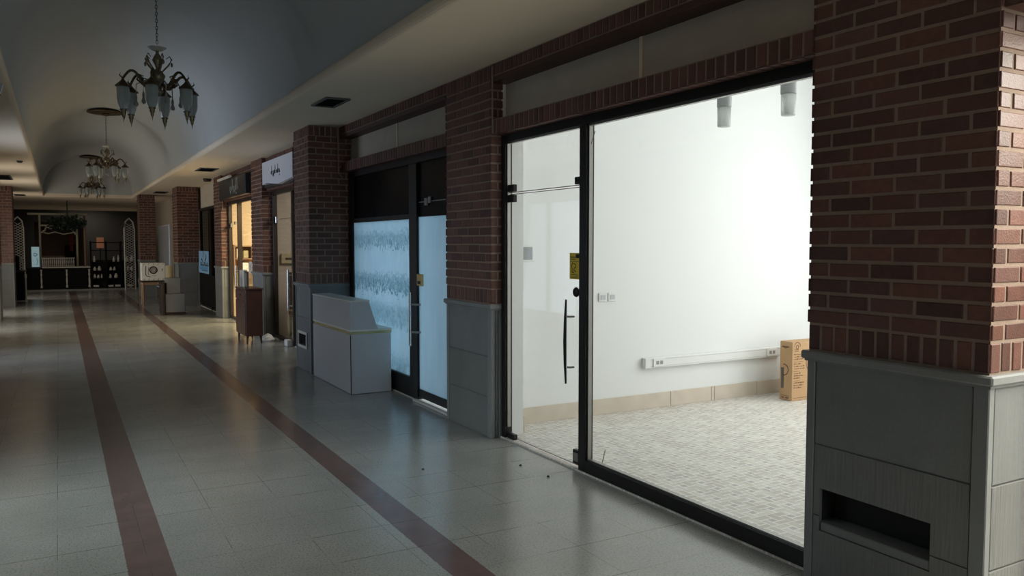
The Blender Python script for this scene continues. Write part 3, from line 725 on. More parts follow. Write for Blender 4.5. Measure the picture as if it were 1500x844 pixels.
e = MB(); e.box(3.125, 3.130, 7.44, 7.50, 1.19, 1.22); sub(e, 'latch', M['black'], dr)
h = MB(); h.tube([(3.08, 7.585, .56), (3.08, 7.585, 1.10)], .015, 10); sub(h, 'pull_handle', M['chrome'], dr, label='long straight chrome pull handle')
for z in (.70, .98):
    h = MB(); h.tube([(3.08, 7.585, z), (3.12, 7.52, z), (3.159, 7.50, z)], .011, 8); sub(h, 'handle_mount', M['grey_plastic'], dr)
h = MB(); h.box(3.155, 3.163, 6.68, 7.52, 2.003, 2.010); h.box(3.145, 3.160, 7.30, 7.36, 1.97, 2.04); h.box(3.145, 3.160, 7.22, 7.27, 1.99, 2.05); h.build('transom_rail', M['grey_plastic'], root)
mb = MB(); mb.box(3.085, 3.129, 6.64, 7.55, .001, .022, 0, .004); mb.build('door_threshold', M['post_white'], label='narrow white threshold strip under the filmed door', category='threshold')
# interior shells of the neighbouring shops
mb = MB()
for y in (-1.5, 8.0 - 1.9 + .2, 10.1, 14.1, 18.25, 22.2, 26.2): mb.box(3.42, X1, y, y + .12, .012, ZS)
struct(mb, 'wall_partition', M['wall'])
mb = MB(); mb.box(X1, X1 + .12, 6.3, 26.4, .012, ZS); mb.box(X1, X1 + .12, -1.5, YS0 - .12, .012, ZS); struct(mb, 'wall_shops_back', M['wall'])

# ---------------------------------------------------------------- shop 3 (cream-lit)
def simple_front(label, A, B, ys, doors=None, m='brown_alu', glass='glass', top=2.40, sill=.06, dx=0):
    root = thing('storefront', label, 'shop front', (3.17, (A + B) / 2, 0))
    fr = MB(); fr.box(3.135, 3.205, A, B, top, 2.468, 0, .003)
    for y in (A + .03, B - .03): fr.box(3.135, 3.205, y - .028, y + .028, .003, top, 0, .003)
    for y in ys: fr.box(3.12, 3.205, y - .032, y + .032, .003, top, 0, .003)
    fr.box(3.14, 3.20, A + .06, B - .06, .003, sill)
    fr.build('frame', M[m], root)
    e = [A + .058] + [q for y in ys for q in (y - .032, y + .032)] + [B - .058]
    for q in range(0, len(e), 2):
        g = MB(); g.box(3.166, 3.172, e[q] + .001, e[q + 1] - .001, sill, top); g.build('glass_pane', M[glass], root)
    for ch in root.children: ch.location.x += dx
    return root
r3 = simple_front('brown-framed glass front with dim cream interior, between counter pillar and cabinet', 10.44, 13.79, (12.45, 11.2))
M['cream_in'] = mat('cream_interior', (.52, .45, .38), .8, noise=.05, nscale=3)
mb = MB(); mb.box(3.22, 5.0, 13.86, 14.09, .012, 3.4); struct(mb, 'wall_shop_cream', M['cream_in'])
h = MB(); h.tube([(3.09, 12.60, .55), (3.09, 12.60, 1.18)], .016, 8); h.tube([(3.09, 12.6, .62), (3.165, 12.6, .62)], .01, 6); h.tube([(3.09, 12.6, 1.1), (3.165, 12.6, 1.1)], .01, 6); h.build('pull_handle', M['chrome'], r3)
for (a, b, c, d_, nm) in ((13.62, 13.72, 1.93, 2.04, 'patch_fitting'), (12.50, 12.62, 1.93, 2.06, 'patch_fitting'), (12.62, 13.62, 1.985, 1.992, 'transom_rail')):
    h = MB(); h.box(3.15, 3.19, a, b, c, d_, 0, .004); h.build(nm, M['chrome'], r3)
mb = MB(); mb.box(3.28, 3.56, 13.81, 13.859, 1.25, 1.42, 0, .006); o = mb.build('wall_plaque', M['beige'], label='small rounded wooden plaque on the cream wall behind the dim shop door', category='plaque')
mb = MB(); mb.box(3.35, 3.50, 13.804, 13.81, 1.315, 1.35); mb.build('plaque_text', M['darkwood'], o, world=False)
root = thing('dining_chair', 'brown upholstered chair seen low through the cream-lit glass door', 'chair', (3.5, 13.2, .012))
mb = MB(); mb.box(3.28, 3.72, 12.95, 13.4, .40, .50, 0, .02); mb.build('seat', M['tanwood'], root)
mb = MB(); mb.box(3.28, 3.72, 13.36, 13.42, .50, 1.12, 0, .02); mb.build('backrest', M['darkwood'], root)
for x in (3.30, 3.68):
    for y in (12.97, 13.37):
        mb = MB(); mb.box(x, x + .035, y, y + .035, .013, .40); mb.build('leg', M['darkwood'], root)

# ---------------------------------------------------------------- shop 4 (warm-lit)
r4 = simple_front('brown-framed glass front of the warm orange-lit shop beyond the cabinet', 14.66, 17.81, (16.75,))
M['warm_in'] = mat('warm_interior', (.66, .52, .36), .8, noise=.04, nscale=3)
mb = MB(); mb.box(3.22, 5.6, 18.1, 18.2, .012, 3.4); struct(mb, 'wall_shop_warm', M['warm_in'])
for (a, b, c, d_) in ((17.62, 17.72, 1.93, 2.02), (16.82, 16.92, 1.93, 2.04), (17.2, 17.28, 1.98, 2.04)):
    h = MB(); h.box(3.15, 3.19, a, b, c, d_, 0, .004); h.build('patch_fitting', M['steel'], r4)
h = MB(); h.tube([(3.10, 16.88, .5), (3.10, 16.88, 1.15)], .018, 8); h.tube([(3.10, 16.88, .6), (3.166, 16.88, .6)], .01, 6); h.tube([(3.10, 16.88, 1.05), (3.166, 16.88, 1.05)], .01, 6); h.build('pull_handle', M['chrome'], r4)
root = thing('wall_shelf', 'orange wooden wall shelf unit seen through the warm-lit shopfront', 'shelf', (3.65, 17.95, 1.1))
mb = MB()
for z in (.95, 1.25, 1.52): mb.box(3.26, 4.0, 17.8, 18.098, z, z + .025)
mb.build('shelf_board', M['tanwood'], root)
mb = MB(); mb.box(3.26, 4.0, 18.080, 18.098, .975, 1.25); mb.box(3.26, 4.0, 18.080, 18.098, 1.275, 1.52); mb.build('back_board', M['orangewood'], root)
for (a, b, c, d_) in ((3.23, 3.26, .90, 1.56), (3.60, 3.615, 1.275, 1.52), (4.0, 4.03, .90, 1.56)):
    mb = MB(); mb.box(a, b, 17.8, 18.098, c, d_); mb.build('side_panel', M['tanwood'], root)
for k_, (x, z, w_, h_, c_) in enumerate(((3.30, 1.277, .09, .20, 'print'), (3.44, 1.277, .10, .16, 'beige'), (3.66, 1.277, .14, .18, 'tanwood'), (3.36, .977, .18, .2, 'paper'))):
    m_ = MB(); m_.box(x, x + w_, 17.84, 18.0, z, z + h_, 0, .006); m_.build('small_box', M[c_], label=('white', 'beige', 'brown', 'pale')[k_] + ' small box on the %s shelf of the warm shop' % ('upper' if z > 1.1 else 'lower'), category='box')
root = thing('notice_sheet', 'white printed sheet stuck low on the warm shop glass above the cabinet', 'notice', (3.14, 15.4, 1.1))
mb = MB(); mb.box(3.155, 3.158, 15.10, 15.85, 1.02, 1.24); mb.build('sheet', M['paper'], root)
mb = MB(); O = (3.1548, 15.85, 1.02); U = (0, -1, 0); V = (0, 0, 1); N = (-1, 0, 0)
for (x, z) in ((.12, .12), (.30, .09), (.38, .14), (.55, .10), (.62, .15)): ribbon(mb, O, U, V, N, arc(x, z, .04, 0, 300, 10), .014)
mb.build('printing', M['print_grey'], root)
# shop 5, dark door with blue poster
r5 = simple_front('dark glass door front with the blue poster, left of the warm-lit shop', 18.69, 21.83, (20.1,), glass='glass_dim', m='black')
mb = MB(); mb.box(3.1, 3.118, 18.8, 21.7, .10, .84); mb.build('door_panel', M['counter_black'], r5, label='solid black lower panel')
mb = MB(); mb.box(3.9, 4.2, 18.8, 22.1, .012, 2.8); struct(mb, 'wall_recess', M['tan_shop'])
pst = MB(); pst.box(3.092, 3.098, 20.2, 21.75, .86, 1.40); pst = pst.build('blue_poster', M['poster'], label='light blue poster with dark lettering on the dark shop door', category='poster')
mb = MB(); O = (3.0915, 21.85, .84); U = (0, -1, 0); V = (0, 0, 1); N = (-1, 0, 0)
ribbon(mb, O, U, V, N, [(.80, .56), (.86, .50), (.78, .42)], .05); ribbon(mb, O, U, V, N, [(1.20, .48), (1.28, .40), (1.10, .32)], .05); ribbon(mb, O, U, V, N, [(.5, .34), (.62, .37), (.72, .30)], .04)
for x in (.36, .56, .80, 1.02, 1.22, 1.42): ribbon(mb, O, U, V, N, [(x, .29), (x + .05, .21), (x + .17, .22), (x + .17, .28)], .035)
blockp(mb, O, U, V, N, .55, 1.45, .075, .092)
mb.build('lettering', M['ink'], pst, world=False)
mb = MB(); blockp(mb, (3.0917, 21.75, .84), U, V, N, .2, 1.4, .10, .19, .0005); mb.build('colour_band', M['poster_dark'], pst, world=False)

simple_front('black-framed shopfront beside the camera, outside the picture', -1.49, 1.73, (.6,), m='black', dx=.25)
# signs
def persian(mb, O, U, V, N, x0, h, words, w_):
    """simple joined strokes: tall stems, teeth, bowls and dots"""
    x = x0
    for wd in words:
        for g in wd:
            if g == 'i': ribbon(mb, O, U, V, N, [(x, 0), (x, h)], w_); x += h * .28
            elif g == 'n': ribbon(mb, O, U, V, N, [(x, 0), (x, h * .35), (x, 0), (x + h * .3, 0)], w_); x += h * .3
            elif g == 'u': ribbon(mb, O, U, V, N, [(x, h * .3), (x + .05 * h, -.1 * h), (x + .25 * h, -.25 * h), (x + .45 * h, 0), (x + .5 * h, h * .35)], w_); x += h * .62
            elif g == 'r': ribbon(mb, O, U, V, N, [(x + .25 * h, h * .3), (x + .22 * h, 0), (x, -.3 * h)], w_); x += h * .36
            elif g == 'o': ribbon(mb, O, U, V, N, arc(x + .14 * h, .14 * h, .13 * h, 0, 360, 8), w_); x += h * .38
            elif g == '.': ribbon(mb, O, U, V, N, [(x - .3 * h, -.38 * h), (x - .2 * h, -.38 * h)], w_)
            elif g == ':': ribbon(mb, O, U, V, N, [(x - .35 * h, .6 * h), (x - .15 * h, .6 * h)], w_)
        x += h * .25
    return x
root = thing('shop_sign', 'white lightbox sign with black script above the cream-lit door', 'sign', (3.0, 12.7, 2.7))
mb = MB(); mb.prism([(11.6, 2.90), (13.55, 2.90), (13.55, 2.545), (13.2, 2.56), (12.9, 2.53), (12.5, 2.50), (12.1, 2.52), (11.6, 2.545)], 2.93, 2.99, 'x'); mb.build('face_panel', M['signwhite'], root)
mb = MB(); persian(mb, (2.929, 12.92, 2.68), (0, -1, 0), (0, 0, 1), (-1, 0, 0), .0, .115, ['oi', 'ru.', 'ni:', 'o', 'ni', 'nn.'], .026); mb.build('lettering', M['ink'], root)
mb = MB(); mb.box(2.99, 3.055, 11.6, 13.65, 2.50, 2.915); mb.build('casing', M['signdark'], root)
root = thing('shop_sign', 'black sign with silver script above the warm-lit door', 'sign', (3.0, 16.0, 2.68))
mb = MB(); mb.box(2.94, 3.045, 15.0, 17.7, 2.49, 2.86, 0, .01); mb.build('panel', M['signdark'], root)
mb = MB(); persian(mb, (2.938, 16.45, 2.62), (0, -1, 0), (0, 0, 1), (-1, 0, 0), .0, .20, ['uo', 'ir', 'uni.', 'i'], .035); mb.build('lettering', M['letter_silver'], root)
mb = MB(); mb.tube([(2.90, 17.5, 2.88), (2.90, 16.2, 2.88)], .028, 8); mb.build('tube_lamp', M['tube'], label='white tube lamp above the black shop sign', category='lamp')

# ---------------------------------------------------------------- reception counter
root = thing('reception_counter', 'grey laminate two-tier reception counter in front of the filmed shopfront', 'counter', (2.87, 8.87, 0))
cx0, cx1, cy0, cy1 = 2.645, 3.095, 8.17, 9.60
mb = MB(); mb.box(cx0, cx1, cy0, cy1, .003, .635, 0, .003); mb.build('body', M['laminate'], root)
mb = MB(); mb.box(cx0 + .008, cx1 + .008, cy0 + .008, cy1 - .008, .635, .665); mb.build('accent_strip', M['gold_strip'], root, label='gold strip between the tiers')
mb = MB(); mb.box(cx0 + .20, cx1 + .012, cy0, cy1, .665, .685, 0, .003); mb.box(cx0, cx0 + .20, cy0, cy1, .665, .685); mb.build('worktop', M['laminate_edge'], root)
mb = MB(); mb.prism([(cx0, .685), (cx0 + .30, .685), (cx0 + .205, .978), (cx0, .978)], cy0, cy1, 'y'); mb.build('raised_screen', M['laminate'], root)
mb = MB(); mb.box(cx0 - .006, cx0 + .214, cy0 - .006, cy1 + .006, .978, .995, 0, .004); mb.build('top_board', M['laminate_edge'], root)
mb = MB(); mb.box(cx0 - .003, cx0 + .004, cy0 - .003, cy0 + .004, .003, .63); mb.build('corner_edge', M['black'], root)

# ---------------------------------------------------------------- red-brown cabinet
root = thing('small_cabinet', 'red-brown wooden cabinet on tapered legs in front of the warm-lit shop', 'cabinet', (2.68, 13.4, 0))
dx0, dx1, dy0, dy1 = 2.53, 2.79, 13.03, 13.80
mb = MB(); mb.box(dx0, dx1, dy0, dy1, .13, .86, 0, .004); mb.build('body', M['wood'], root)
mb = MB(); mb.box(dx0 - .012, dx1 + .01, dy0 - .012, dy1 + .012, .86, .885, 0, .004); mb.build('top', M['wood'], root)
mb = MB(); mb.box(dx0 - .012, dx0, dy0 + .02, dy1 - .02, .15, .68, 0, .003); dd = mb.build('door', M['wood'], root)
mb = MB(); mb.tube([(dx0 - .03, dy0 + .1, .60), (dx0 - .012, dy0 + .1, .60)], .012, 8); sub(mb, 'knob', M['brass'], dd).location = (0, 0, 0)
mb = MB(); mb.box(dx0 - .012, dx0, dy0 + .02, dy1 - .02, .70, .84, 0, .003); dd = mb.build('drawer', M['wood'], root)
mb = MB(); mb.box(dx0 - .022, dx0 - .012, dy0 + .3, dy0 + .45, .765, .78); sub(mb, 'handle', M['darkwood'], dd)
for (x, y) in ((dx0 + .03, dy0 + .04), (dx1 - .03, dy0 + .04), (dx0 + .03, dy1 - .04), (dx1 - .03, dy1 - .04)):
    mb = MB(); mb.tube([(x, y, .13), (x + (.01 if x > 2.66 else -.01), y - .01, .003)], [.02, .011], 8); mb.build('leg', M['darkwood'], root)
# things standing on it
for k_, (x, y, r_, h_) in enumerate(((2.60, 13.68, .03, .27), (2.66, 13.60, .028, .25), (2.62, 13.50, .035, .28))):
    mb = MB(); mb.box(x - r_, x + r_, y - .012, y + .012, .886, .886 + h_, 0, .003); o = mb.build('standing_booklet', M['paper'], label=('white booklet at the back of the cabinet top, leftmost', 'slim white booklet in the middle of the cabinet top', 'tallest white booklet, nearest on the cabinet top')[k_], category='booklet'); o['group'] = 'white booklets on the cabinet'
root = thing('picture_stand', 'dark framed stand on the cabinet top', 'frame', (2.66, 13.25, .886))
mb = MB(); mb.box(2.58, 2.60, 13.12, 13.36, .887, 1.15, 0, .003); mb.build('frame', M['darkwood'], root)
mb = MB(); mb.box(2.576, 2.58, 13.145, 13.335, .91, 1.125); mb.build('picture', M['print_grey'], root)
# crumpled bag on the floor
mb = MB(); rng = random.Random(5)
prof = [(.001, 0), (.09, 0), (.11, .03), (.09, .07), (.05, .10), (.02, .12), (.001, .125)]
mb.lathe(prof, (2.93, 13.35, .002), 12, smooth=False)
mb.v = [(x + rng.uniform(-.012, .012), y + rng.uniform(-.012, .012), max(.002, z + rng.uniform(-.008, .008))) for x, y, z in mb.v]
mb.build('plastic_bag', M['white_plastic'], label='small crumpled white bag on the floor beside the cabinet', category='bag')
mb = MB(); mb.box(3.02, 3.11, 12.45, 12.62, .002, .10, 0, .01); o = mb.build('door_stop', M['white_plastic'], label='small white block on the floor at the cream-lit door', category='door stop')

# ---------------------------------------------------------------- stacked boxes, table with printed box
mb = MB(); mb.box(2.03, 2.44, 19.3, 19.75, .05, .47, 0, .012); mb.build('storage_box', M['greybox'], label='lower and wider grey box of the stack in front of the far pillar', category='box')
mb = MB(); mb.box(2.06, 2.36, 19.33, 19.72, .472, .82, 0, .012); mb.build('storage_box', M['greybox'], label='upper grey box of the stack in front of the far pillar', category='box')
mb = MB(); mb.box(2.02, 2.45, 19.29, 19.76, .002, .048, 0, .006); mb.build('box_dolly', M['darkwood'], label='low dark base board under the stacked grey boxes', category='board')
mb = MB(); mb.lathe([(.001, 0), (.075, 0), (.078, .02), (.075, .26), (.08, .27), (.001, .275)], (2.14, 19.5, .822), 14); mb.build('beige_canister', M['beige'], label='beige canister standing on the stacked grey boxes', category='canister')
mb = MB(); mb.box(1.955, 2.015, 19.25, 19.8, .002, .72, 0, .01); mb.build('leaning_board', M['darkwood'], label='dark board standing on edge left of the grey boxes', category='board')
root = thing('side_table', 'dark wooden table with slim legs carrying the white printed box', 'table', (2.12, 22.7, 0))
mb = MB(); mb.box(1.80, 2.40, 22.45, 22.95, .60, .635, 0, .005); mb.build('table_top', M['darkwood'], root)
mb = MB(); mb.box(1.84, 2.36, 22.47, 22.49, .53, .60); mb.box(1.84, 1.86, 22.49, 22.9, .53, .60); mb.box(2.34, 2.36, 22.49, 22.9, .53, .60); mb.build('apron', M['tanwood'], root)
for x in (1.85, 2.34):
    for y in (22.49, 22.90):
        mb = MB(); mb.tube([(x, y, .60), (x, y, .003)], [.028, .018], 8); mb.build('leg', M['tanwood'], root)
root = thing('printed_box', 'white box printed with a round dial, standing on the dark table', 'box', (2.09, 22.7, .636))
mb = MB(); mb.box(1.82, 2.37, 22.48, 22.9, .637, 1.09, 0, .006); mb.build('carton', M['print'], root)
mb = MB(); O = (1.82, 22.479, .637); U = (1, 0, 0); V = (0, 0, 1); N = (0, -1, 0)
for r_, w_ in ((.085, .03), (.05, .016), (.02, .012)): ribbon(mb, O, U, V, N, arc(.275, .27, r_, 0, 360, 28), w_)
ribbon(mb, O, U, V, N, [(.10, .37), (.09, .16), (.13, .11), (.20, .10)], .022); ribbon(mb, O, U, V, N, [(.17, .35), (.15, .19), (.17, .14)], .012)
blockp(mb, O, U, V, N, .47, .50, .27, .30); blockp(mb, O, U, V, N, .48, .49, .23, .27)
for k_ in range(5):
    x = .05 + k_ * .11; ribbon(mb, O, U, V, N, [(x, .40), (x + .02, .445)], .008); ribbon(mb, O, U, V, N, [(x, .005), (x + .02, .05)], .010)
for x in (.23, .27, .31): blockp(mb, O, U, V, N, x, x + .02, .115, .13)
mb.build('printing', M['print_grey'], root)

# ---------------------------------------------------------------- ceiling vents
def vent(x0, x1, y0, y1, label):
    r_ = thing('ceiling_vent', label, 'vent', ((x0 + x1) / 2, (y0 + y1) / 2, ZC), 'air vents in the flat ceiling')
    m_ = MB(); t = .03
    for (a, b, c, d_) in ((x0, x1, y0, y0 + t), (x0, x1, y1 - t, y1), (x0, x0 + t, y0 + t, y1 - t), (x1 - t, x1, y0 + t, y1 - t)): m_.box(a, b, c, d_, ZC - .016, ZC - .001, 0, .003)
    m_.build('vent_frame', M['vent_grey'], r_)
    m_ = MB(); n_ = 7
    for q in range(n_):
        y = y0 + t + (y1 - y0 - 2 * t) * (q + .5) / n_; m_.add([(x0 + t, y - .012, ZC - .012), (x1 - t, y - .012, ZC - .012), (x1 - t, y + .010, ZC - .002), (x0 + t, y + .010, ZC - .002)], [(0, 1, 2, 3)]); 
    m_.build('slats', M['vent_grey'], r_)
    m_ = MB(); m_.box(x0 + t, x1 - t, y0 + t, y1 - t, ZC - .002, ZC - .0008); m_.build('backing', M['dark'], r_)
M['vent_grey'] = mat('vent_grey', (.10, .10, .095), .5)
vent(2.30, 2.55, 7.78, 8.32, 'nearest ceiling vent, square grey grille above the reception counter')
vent(2.36, 2.70, 16.2, 16.9, 'second ceiling vent, above the warm-lit shop door')
vent(2.36, 2.70, 24.2, 25.0, 'small far ceiling vent beyond the poster door on the right side')
vent(-1.15, -.85, 19.9, 21.3, 'ceiling vent at the left edge of the picture')
vent(-1.1, -.82, 27.5, 28.3, 'far ceiling vent on the left side')
mb = MB(); mb.lathe([(.001, 0), (.03, 0), (.045, .02), (.05, .036), (.001, .038)], (-.55, 16.4, ZC - .0385), 16); mb.build('ceiling_spot', M['vent_grey'], label='small dark round fitting on the left flat ceiling', category='spotlight')
mb = MB(); mb.lathe([(.001, 0), (.07, 0), (.09, .03), (.09, .06), (.001, .065)], (2.9, 18.9, ZC - .0655), 16); mb.build('ceiling_siren', M['darkwood'], label='dark round fitting under the ceiling beside the far frieze', category='fitting')

# ---------------------------------------------------------------- chandeliers
def lantern(parent, x, y, z, s=1.0):
    # pagoda cap, frosted body, finial
    m_ = MB(); m_.lathe([(.005, .11), (.010, .085), (.022, .07), (.028, .055), (.060, .02), (.072, .006), (.066, 0), (.001, 0)], (x, y, z), 6, smooth=False)
    cap = m_.build('lantern_cap', M['bronze'], parent)
    m_ = MB(); m_.lathe([(.050, 0), (.056, -.02), (.052, -.12), (.042, -.17), (.026, -.20), (.001, -.202)], (x, y, z), 10); m_.build('lantern_glass', M['lamp_glass'], parent)
    m_ = MB(); m_.lathe([(.026, -.196), (.030, -.205), (.018, -.225), (.024, -.24), (.012, -.262), (.006, -.30), (.001, -.325)], (x, y, z), 8); m_.build('finial', M['bronze'], parent)
def chandelier(x, y, zb, label, ang0=.3, full=True):
    r_ = thing('chandelier', label, 'chandelier', (x, y, zb), 'bronze lantern chandeliers under the vault')
    zt = ZC + VH
    m_ = MB(); m_.lathe([(.001, 0), (.30, 0), (.34, .012), (.34, .03), (.001, .034)], (x, y, zt - .075), 28); m_.lathe([(.001, -.05), (.05, -.045), (.07, 0), (.001, .001)], (x, y, zt - .075), 14)
    m_.build('ceiling_plate', M['bronze'], r_)
    # chain of links
    m_ = MB(); z = zb + .80; k_ = 0
    while z < zt - .10:
        c = []; a = (k_ % 2) * math.pi / 2
        for q in range(9):
            t = 2 * math.pi * q / 8; c.append((x + .010 * math.cos(t) * math.cos(a), y + .010 * math.cos(t) * math.sin(a), z + .022 * math.sin(t) + .02))
        m_.tube(c, .0035, 5); z += .034; k_ += 1
    m_.build('chain', M['bronze'], r_)
    m_ = MB(); m_.lathe([(.001, .0), (.03, .01), (.05, .04), (.012, .07), (.020, .10), (.055, .15), (.07, .19), (.045, .23), (.016, .26), (.030, .30), (.05, .34), (.032, .38), (.014, .41), (.02, .44), (.010, .47), (.001, .48)], (x, y, zb + .30), 16); m_.build('column', M['brass_old'], r_)
    m_ = MB(); m_.lathe([(.001, 0), (.05, .006), (.085, .03), (.088, .036), (.05, .018), (.001, .012)], (x, y, zb + .73), 14); m_.build('crown_dish', M['crystal'], r_)
    m_ = MB()
    for q in range(5):
        t = 2 * math.pi * q / 5; c = math.cos(t); s_ = math.sin(t)
        m_.tube([(x + .03 * c, y + .03 * s_, zb + .52), (x + .10 * c, y + .10 * s_, zb + .60), (x + .13 * c, y + .13 * s_, zb + .66), (x + .11 * c, y + .11 * s_, zb + .69), (x + .08 * c, y + .08 * s_, zb + .66)], [.009, .009, .008, .006, .004], 6)
        m_.lathe([(.001, 0), (.010, .01), (.012, .03), (.001, .05)], (x + .13 * c, y + .13 * s_, zb + .585), 6)
    m_.build('scroll_crown', M['brass_old'], r_)
    for q in range(6):
        t = ang0 + 2 * math.pi * q / 6; c = math.cos(t); s_ = math.sin(t)
        pts = []
        for u in range(13):
            f = u / 12; rad = .04 + .29 * f
            zz = zb + .42 - .05 * math.sin(math.pi * min(1, f / .4)) + (.09 * math.sin(math.pi * (f - .4) / .6) if f > .4 else 0)
            pts.append((x + rad * c, y + rad * s_, zz))
        ex, ey, ez = pts[-1]
        m_ = MB(); m_.tube(pts, [.017 - .006 * i / 12 for i in range(13)], 8)
        m_.tube([(x + .15 * c, y + .15 * s_, zb + .39), (x + .20 * c, y + .20 * s_, zb + .43), (x + .18 * c, y + .18 * s_, zb + .48), (x + .14 * c, y + .14 * s_, zb + .47), (x + .15 * c, y + .15 * s_, zb + .44)], [.010, .009, .008, .006, .003], 6)
        m_.tube([(ex, ey, ez), (ex + .03 * c, ey + .03 * s_, ez + .03), (ex + .02 * c, ey + .02 * s_, ez + .055)], [.008, .006, .003], 6)
        arm = m_.build('arm', M['bronze'], r_)
        m_ = MB(); X_, Y_, Z_ = ex, ey, zb + .345
        m_.lathe([(.004, .085), (.012, .070), (.018, .058), (.045, .030), (.068, .010), (.074, .000), (.066, -.006), (.001, -.006)], (X_, Y_, Z_), 6, smooth=False); sub(m_, 'lantern_cap', M['bronze'], arm)
        m_ = MB(); m_.lathe([(.054, -.007), (.058, -.03), (.056, -.12), (.050, -.16), (.036, -.20), (.030, -.215), (.001, -.217)], (X_, Y_, Z_), 8, smooth=False); sub(m_, 'lantern_glass', M['lamp_glass'], arm)
        m_ = MB(); m_.lathe([(.028, -.212), (.036, -.222), (.022, -.238), (.026, -.25), (.014, -.275), (.016, -.285), (.006, -.31), (.001, -.345)], (X_, Y_, Z_), 8); sub(m_, 'finial', M['brass_old'], arm)
        # drop pendants between the lanterns
        t2 = t + math.pi / 6; c = math.cos(t2); s_ = math.sin(t2)
        m_ = MB(); m_.tube([(x + .05 * c, y + .05 * s_, zb + .40), (x + .14 * c, y + .14 * s_, zb + .43), (x + .20 * c, y + .20 * s_, zb + .40), (x + .205 * c, y + .205 * s_, zb + .30)], [.008, .007, .006, .004], 6)
        m_.lathe([(.001, 0), (.018, .01), (.022, .03), (.010, .06), (.014, .09), (.005, .12), (.001, .13)], (x + .205 * c, y + .205 * s_, zb + .18), 8)
        m_.build('drop_ornament', M['crystal_dim'], r_)
    return r_
M['brass_old'] = mat('old_brass', (.22, .18, .11), .35, .6, noise=.5, nscale=60)
M['crystal_dim'] = mat('dull_crystal', (.35, .34, .30), .3, trans=.2)
chandelier(.90, 8.75, 2.76, 'nearest and largest bronze chandelier with frosted lanterns under the vault', .25)
chandelier(.90, 18.4, 2.80, 'second chandelier from the camera, hanging from a round ceiling plate', .9)
chandelier(.95, 24.0 + 4.2, 2.95, 'third and smallest visible chandelier, far down the vault', .1)
# tip of another shade at the left edge
root = thing('wall_lantern', 'pale lantern shade just showing at the left edge of the picture', 'lamp', (-.42, 8.6, 2.9))
lantern(root, -.445, 8.6, 3.15 - .02)
mb = MB(); mb.tube([(-.445, 8.6, 3.22), (-.52, 8.6, 3.28), (-.60, 8.6, 3.24), (-.68, 8.6, 3.0), (-1.61, 8.6, 2.9)], .012, 6)
mb = MB(); mb.tube([(-.445, 8.6, 3.22), (-.445, 8.6, 3.45)], .008, 6); mb.build('rod', M['bronze'], root)

# ---------------------------------------------------------------- far end of the hall
# black cabinet left
root = thing('black_cabinet', 'black cabinet with white corner post beside the far left pillar', 'cabinet', (-.9, 25.6, 0))
mb = MB(); mb.box(-1.25, -.84, 25.3, 26.0, .05, .82, 0, .01); mb.build('body', M['counter_black'], root)
mb = MB(); mb.box(-1.28, -.80, 25.27, 26.03, .82, .86, 0, .006); mb.build('top', M['darkwood'], root)
mb = MB(); mb.lathe([(.03, 0), (.03, .06), (.018, .10), (.018, .62), (.03, .68), (.03, .76), (.001, .78)], (-.80, 25.3, .002), 8); mb.build('corner_post', M['post_white'], root)
mb = MB(); mb.box(-1.2, -.95, 25.4, 25.8, .861, 1.25, 0, .02); mb.build('dark_case', M['counter_black'], label='dark case standing on the black cabinet', category='case')
mb = MB(); mb.tube([(-.86, 25.45, .862), (-.86, 25.45, 1.0), (-.90, 25.45, 1.2), (-.93, 25.43, 1.22)], .02, 6); mb.lathe([(.001, 0), (.06, 0), (.05, .02), (.001, .03)], (-.86, 25.45, .862), 10); mb.build('desk_lamp', M['post_white'], label='small pale bent lamp on the black cabinet', category='lamp')
# island counter
root = thing('kiosk_counter', 'long black kiosk counter with white turned posts at the end of the hall', 'counter', (.15, 31.3, 0))
mb = MB(); mb.box(-.95, .90, 31.0, 31.6, .06, .76, 0, .01); mb.build('body', M['counter_black'], root)
mb = MB(); mb.box(-.50, .92, 30.95, 31.65, .76, .80, 0, .008); mb.build('worktop', M['post_white'], root, label='pale worktop')
for x in (-.53, .21, .88):
    mb = MB(); mb.lathe([(.035, 0), (.038, .05), (.020, .10), (.030, .25), (.018, .38), (.034, .44), (.020, .50), (.026, .56), (.036, .60), (.001, .62)], (x, 30.95, .10), 10); mb.build('turned_post', M['post_white'], root)
mb = MB(); mb.box(-1.2, 2.6, 30.7, 32.4, .0, .05); struct(mb, 'floor.002', M['stone_edge'])
# balustrade
root = thing('balustrade', 'row of small white balusters on the far kiosk counter', 'railing', (0, 31.3, .8))
for q in range(17):
    x = -.48 + q * .057; mb = MB(); mb.lathe([(.014, 0), (.020, .03), (.010, .07), (.020, .16), (.012, .23), (.016, .27), (.001, .275)], (x, 31.3, .802), 6); mb.build('baluster', M['post_white'], root)
mb = MB(); mb.box(-.52, .47, 31.28, 31.32, 1.078, 1.10); mb.build('top_rail', M['post_white'], root)
# pale lit sign
mb = MB(); mb.box(-.80, -.575, 31.2, 31.28, .80, 1.47, 0, .006); sgn = mb.build('lightbox_sign', M['sign_lit'], label='pale blue upright lightbox left of the far kiosk', category='sign')
mb = MB(); O = (-.80, 31.1995, .80); U = (1, 0, 0); V = (0, 0, 1); N = (0, -1, 0)
ribbon(mb, O, U, V, N, [(.05, .42), (.10, .46), (.17, .42), (.12, .36), (.06, .38)], .02); ribbon(mb, O, U, V, N, [(.15, .30), (.17, .12), (.14, .08)], .015)
mb.build('emblem', M['poster_dark'], sgn, world=False)
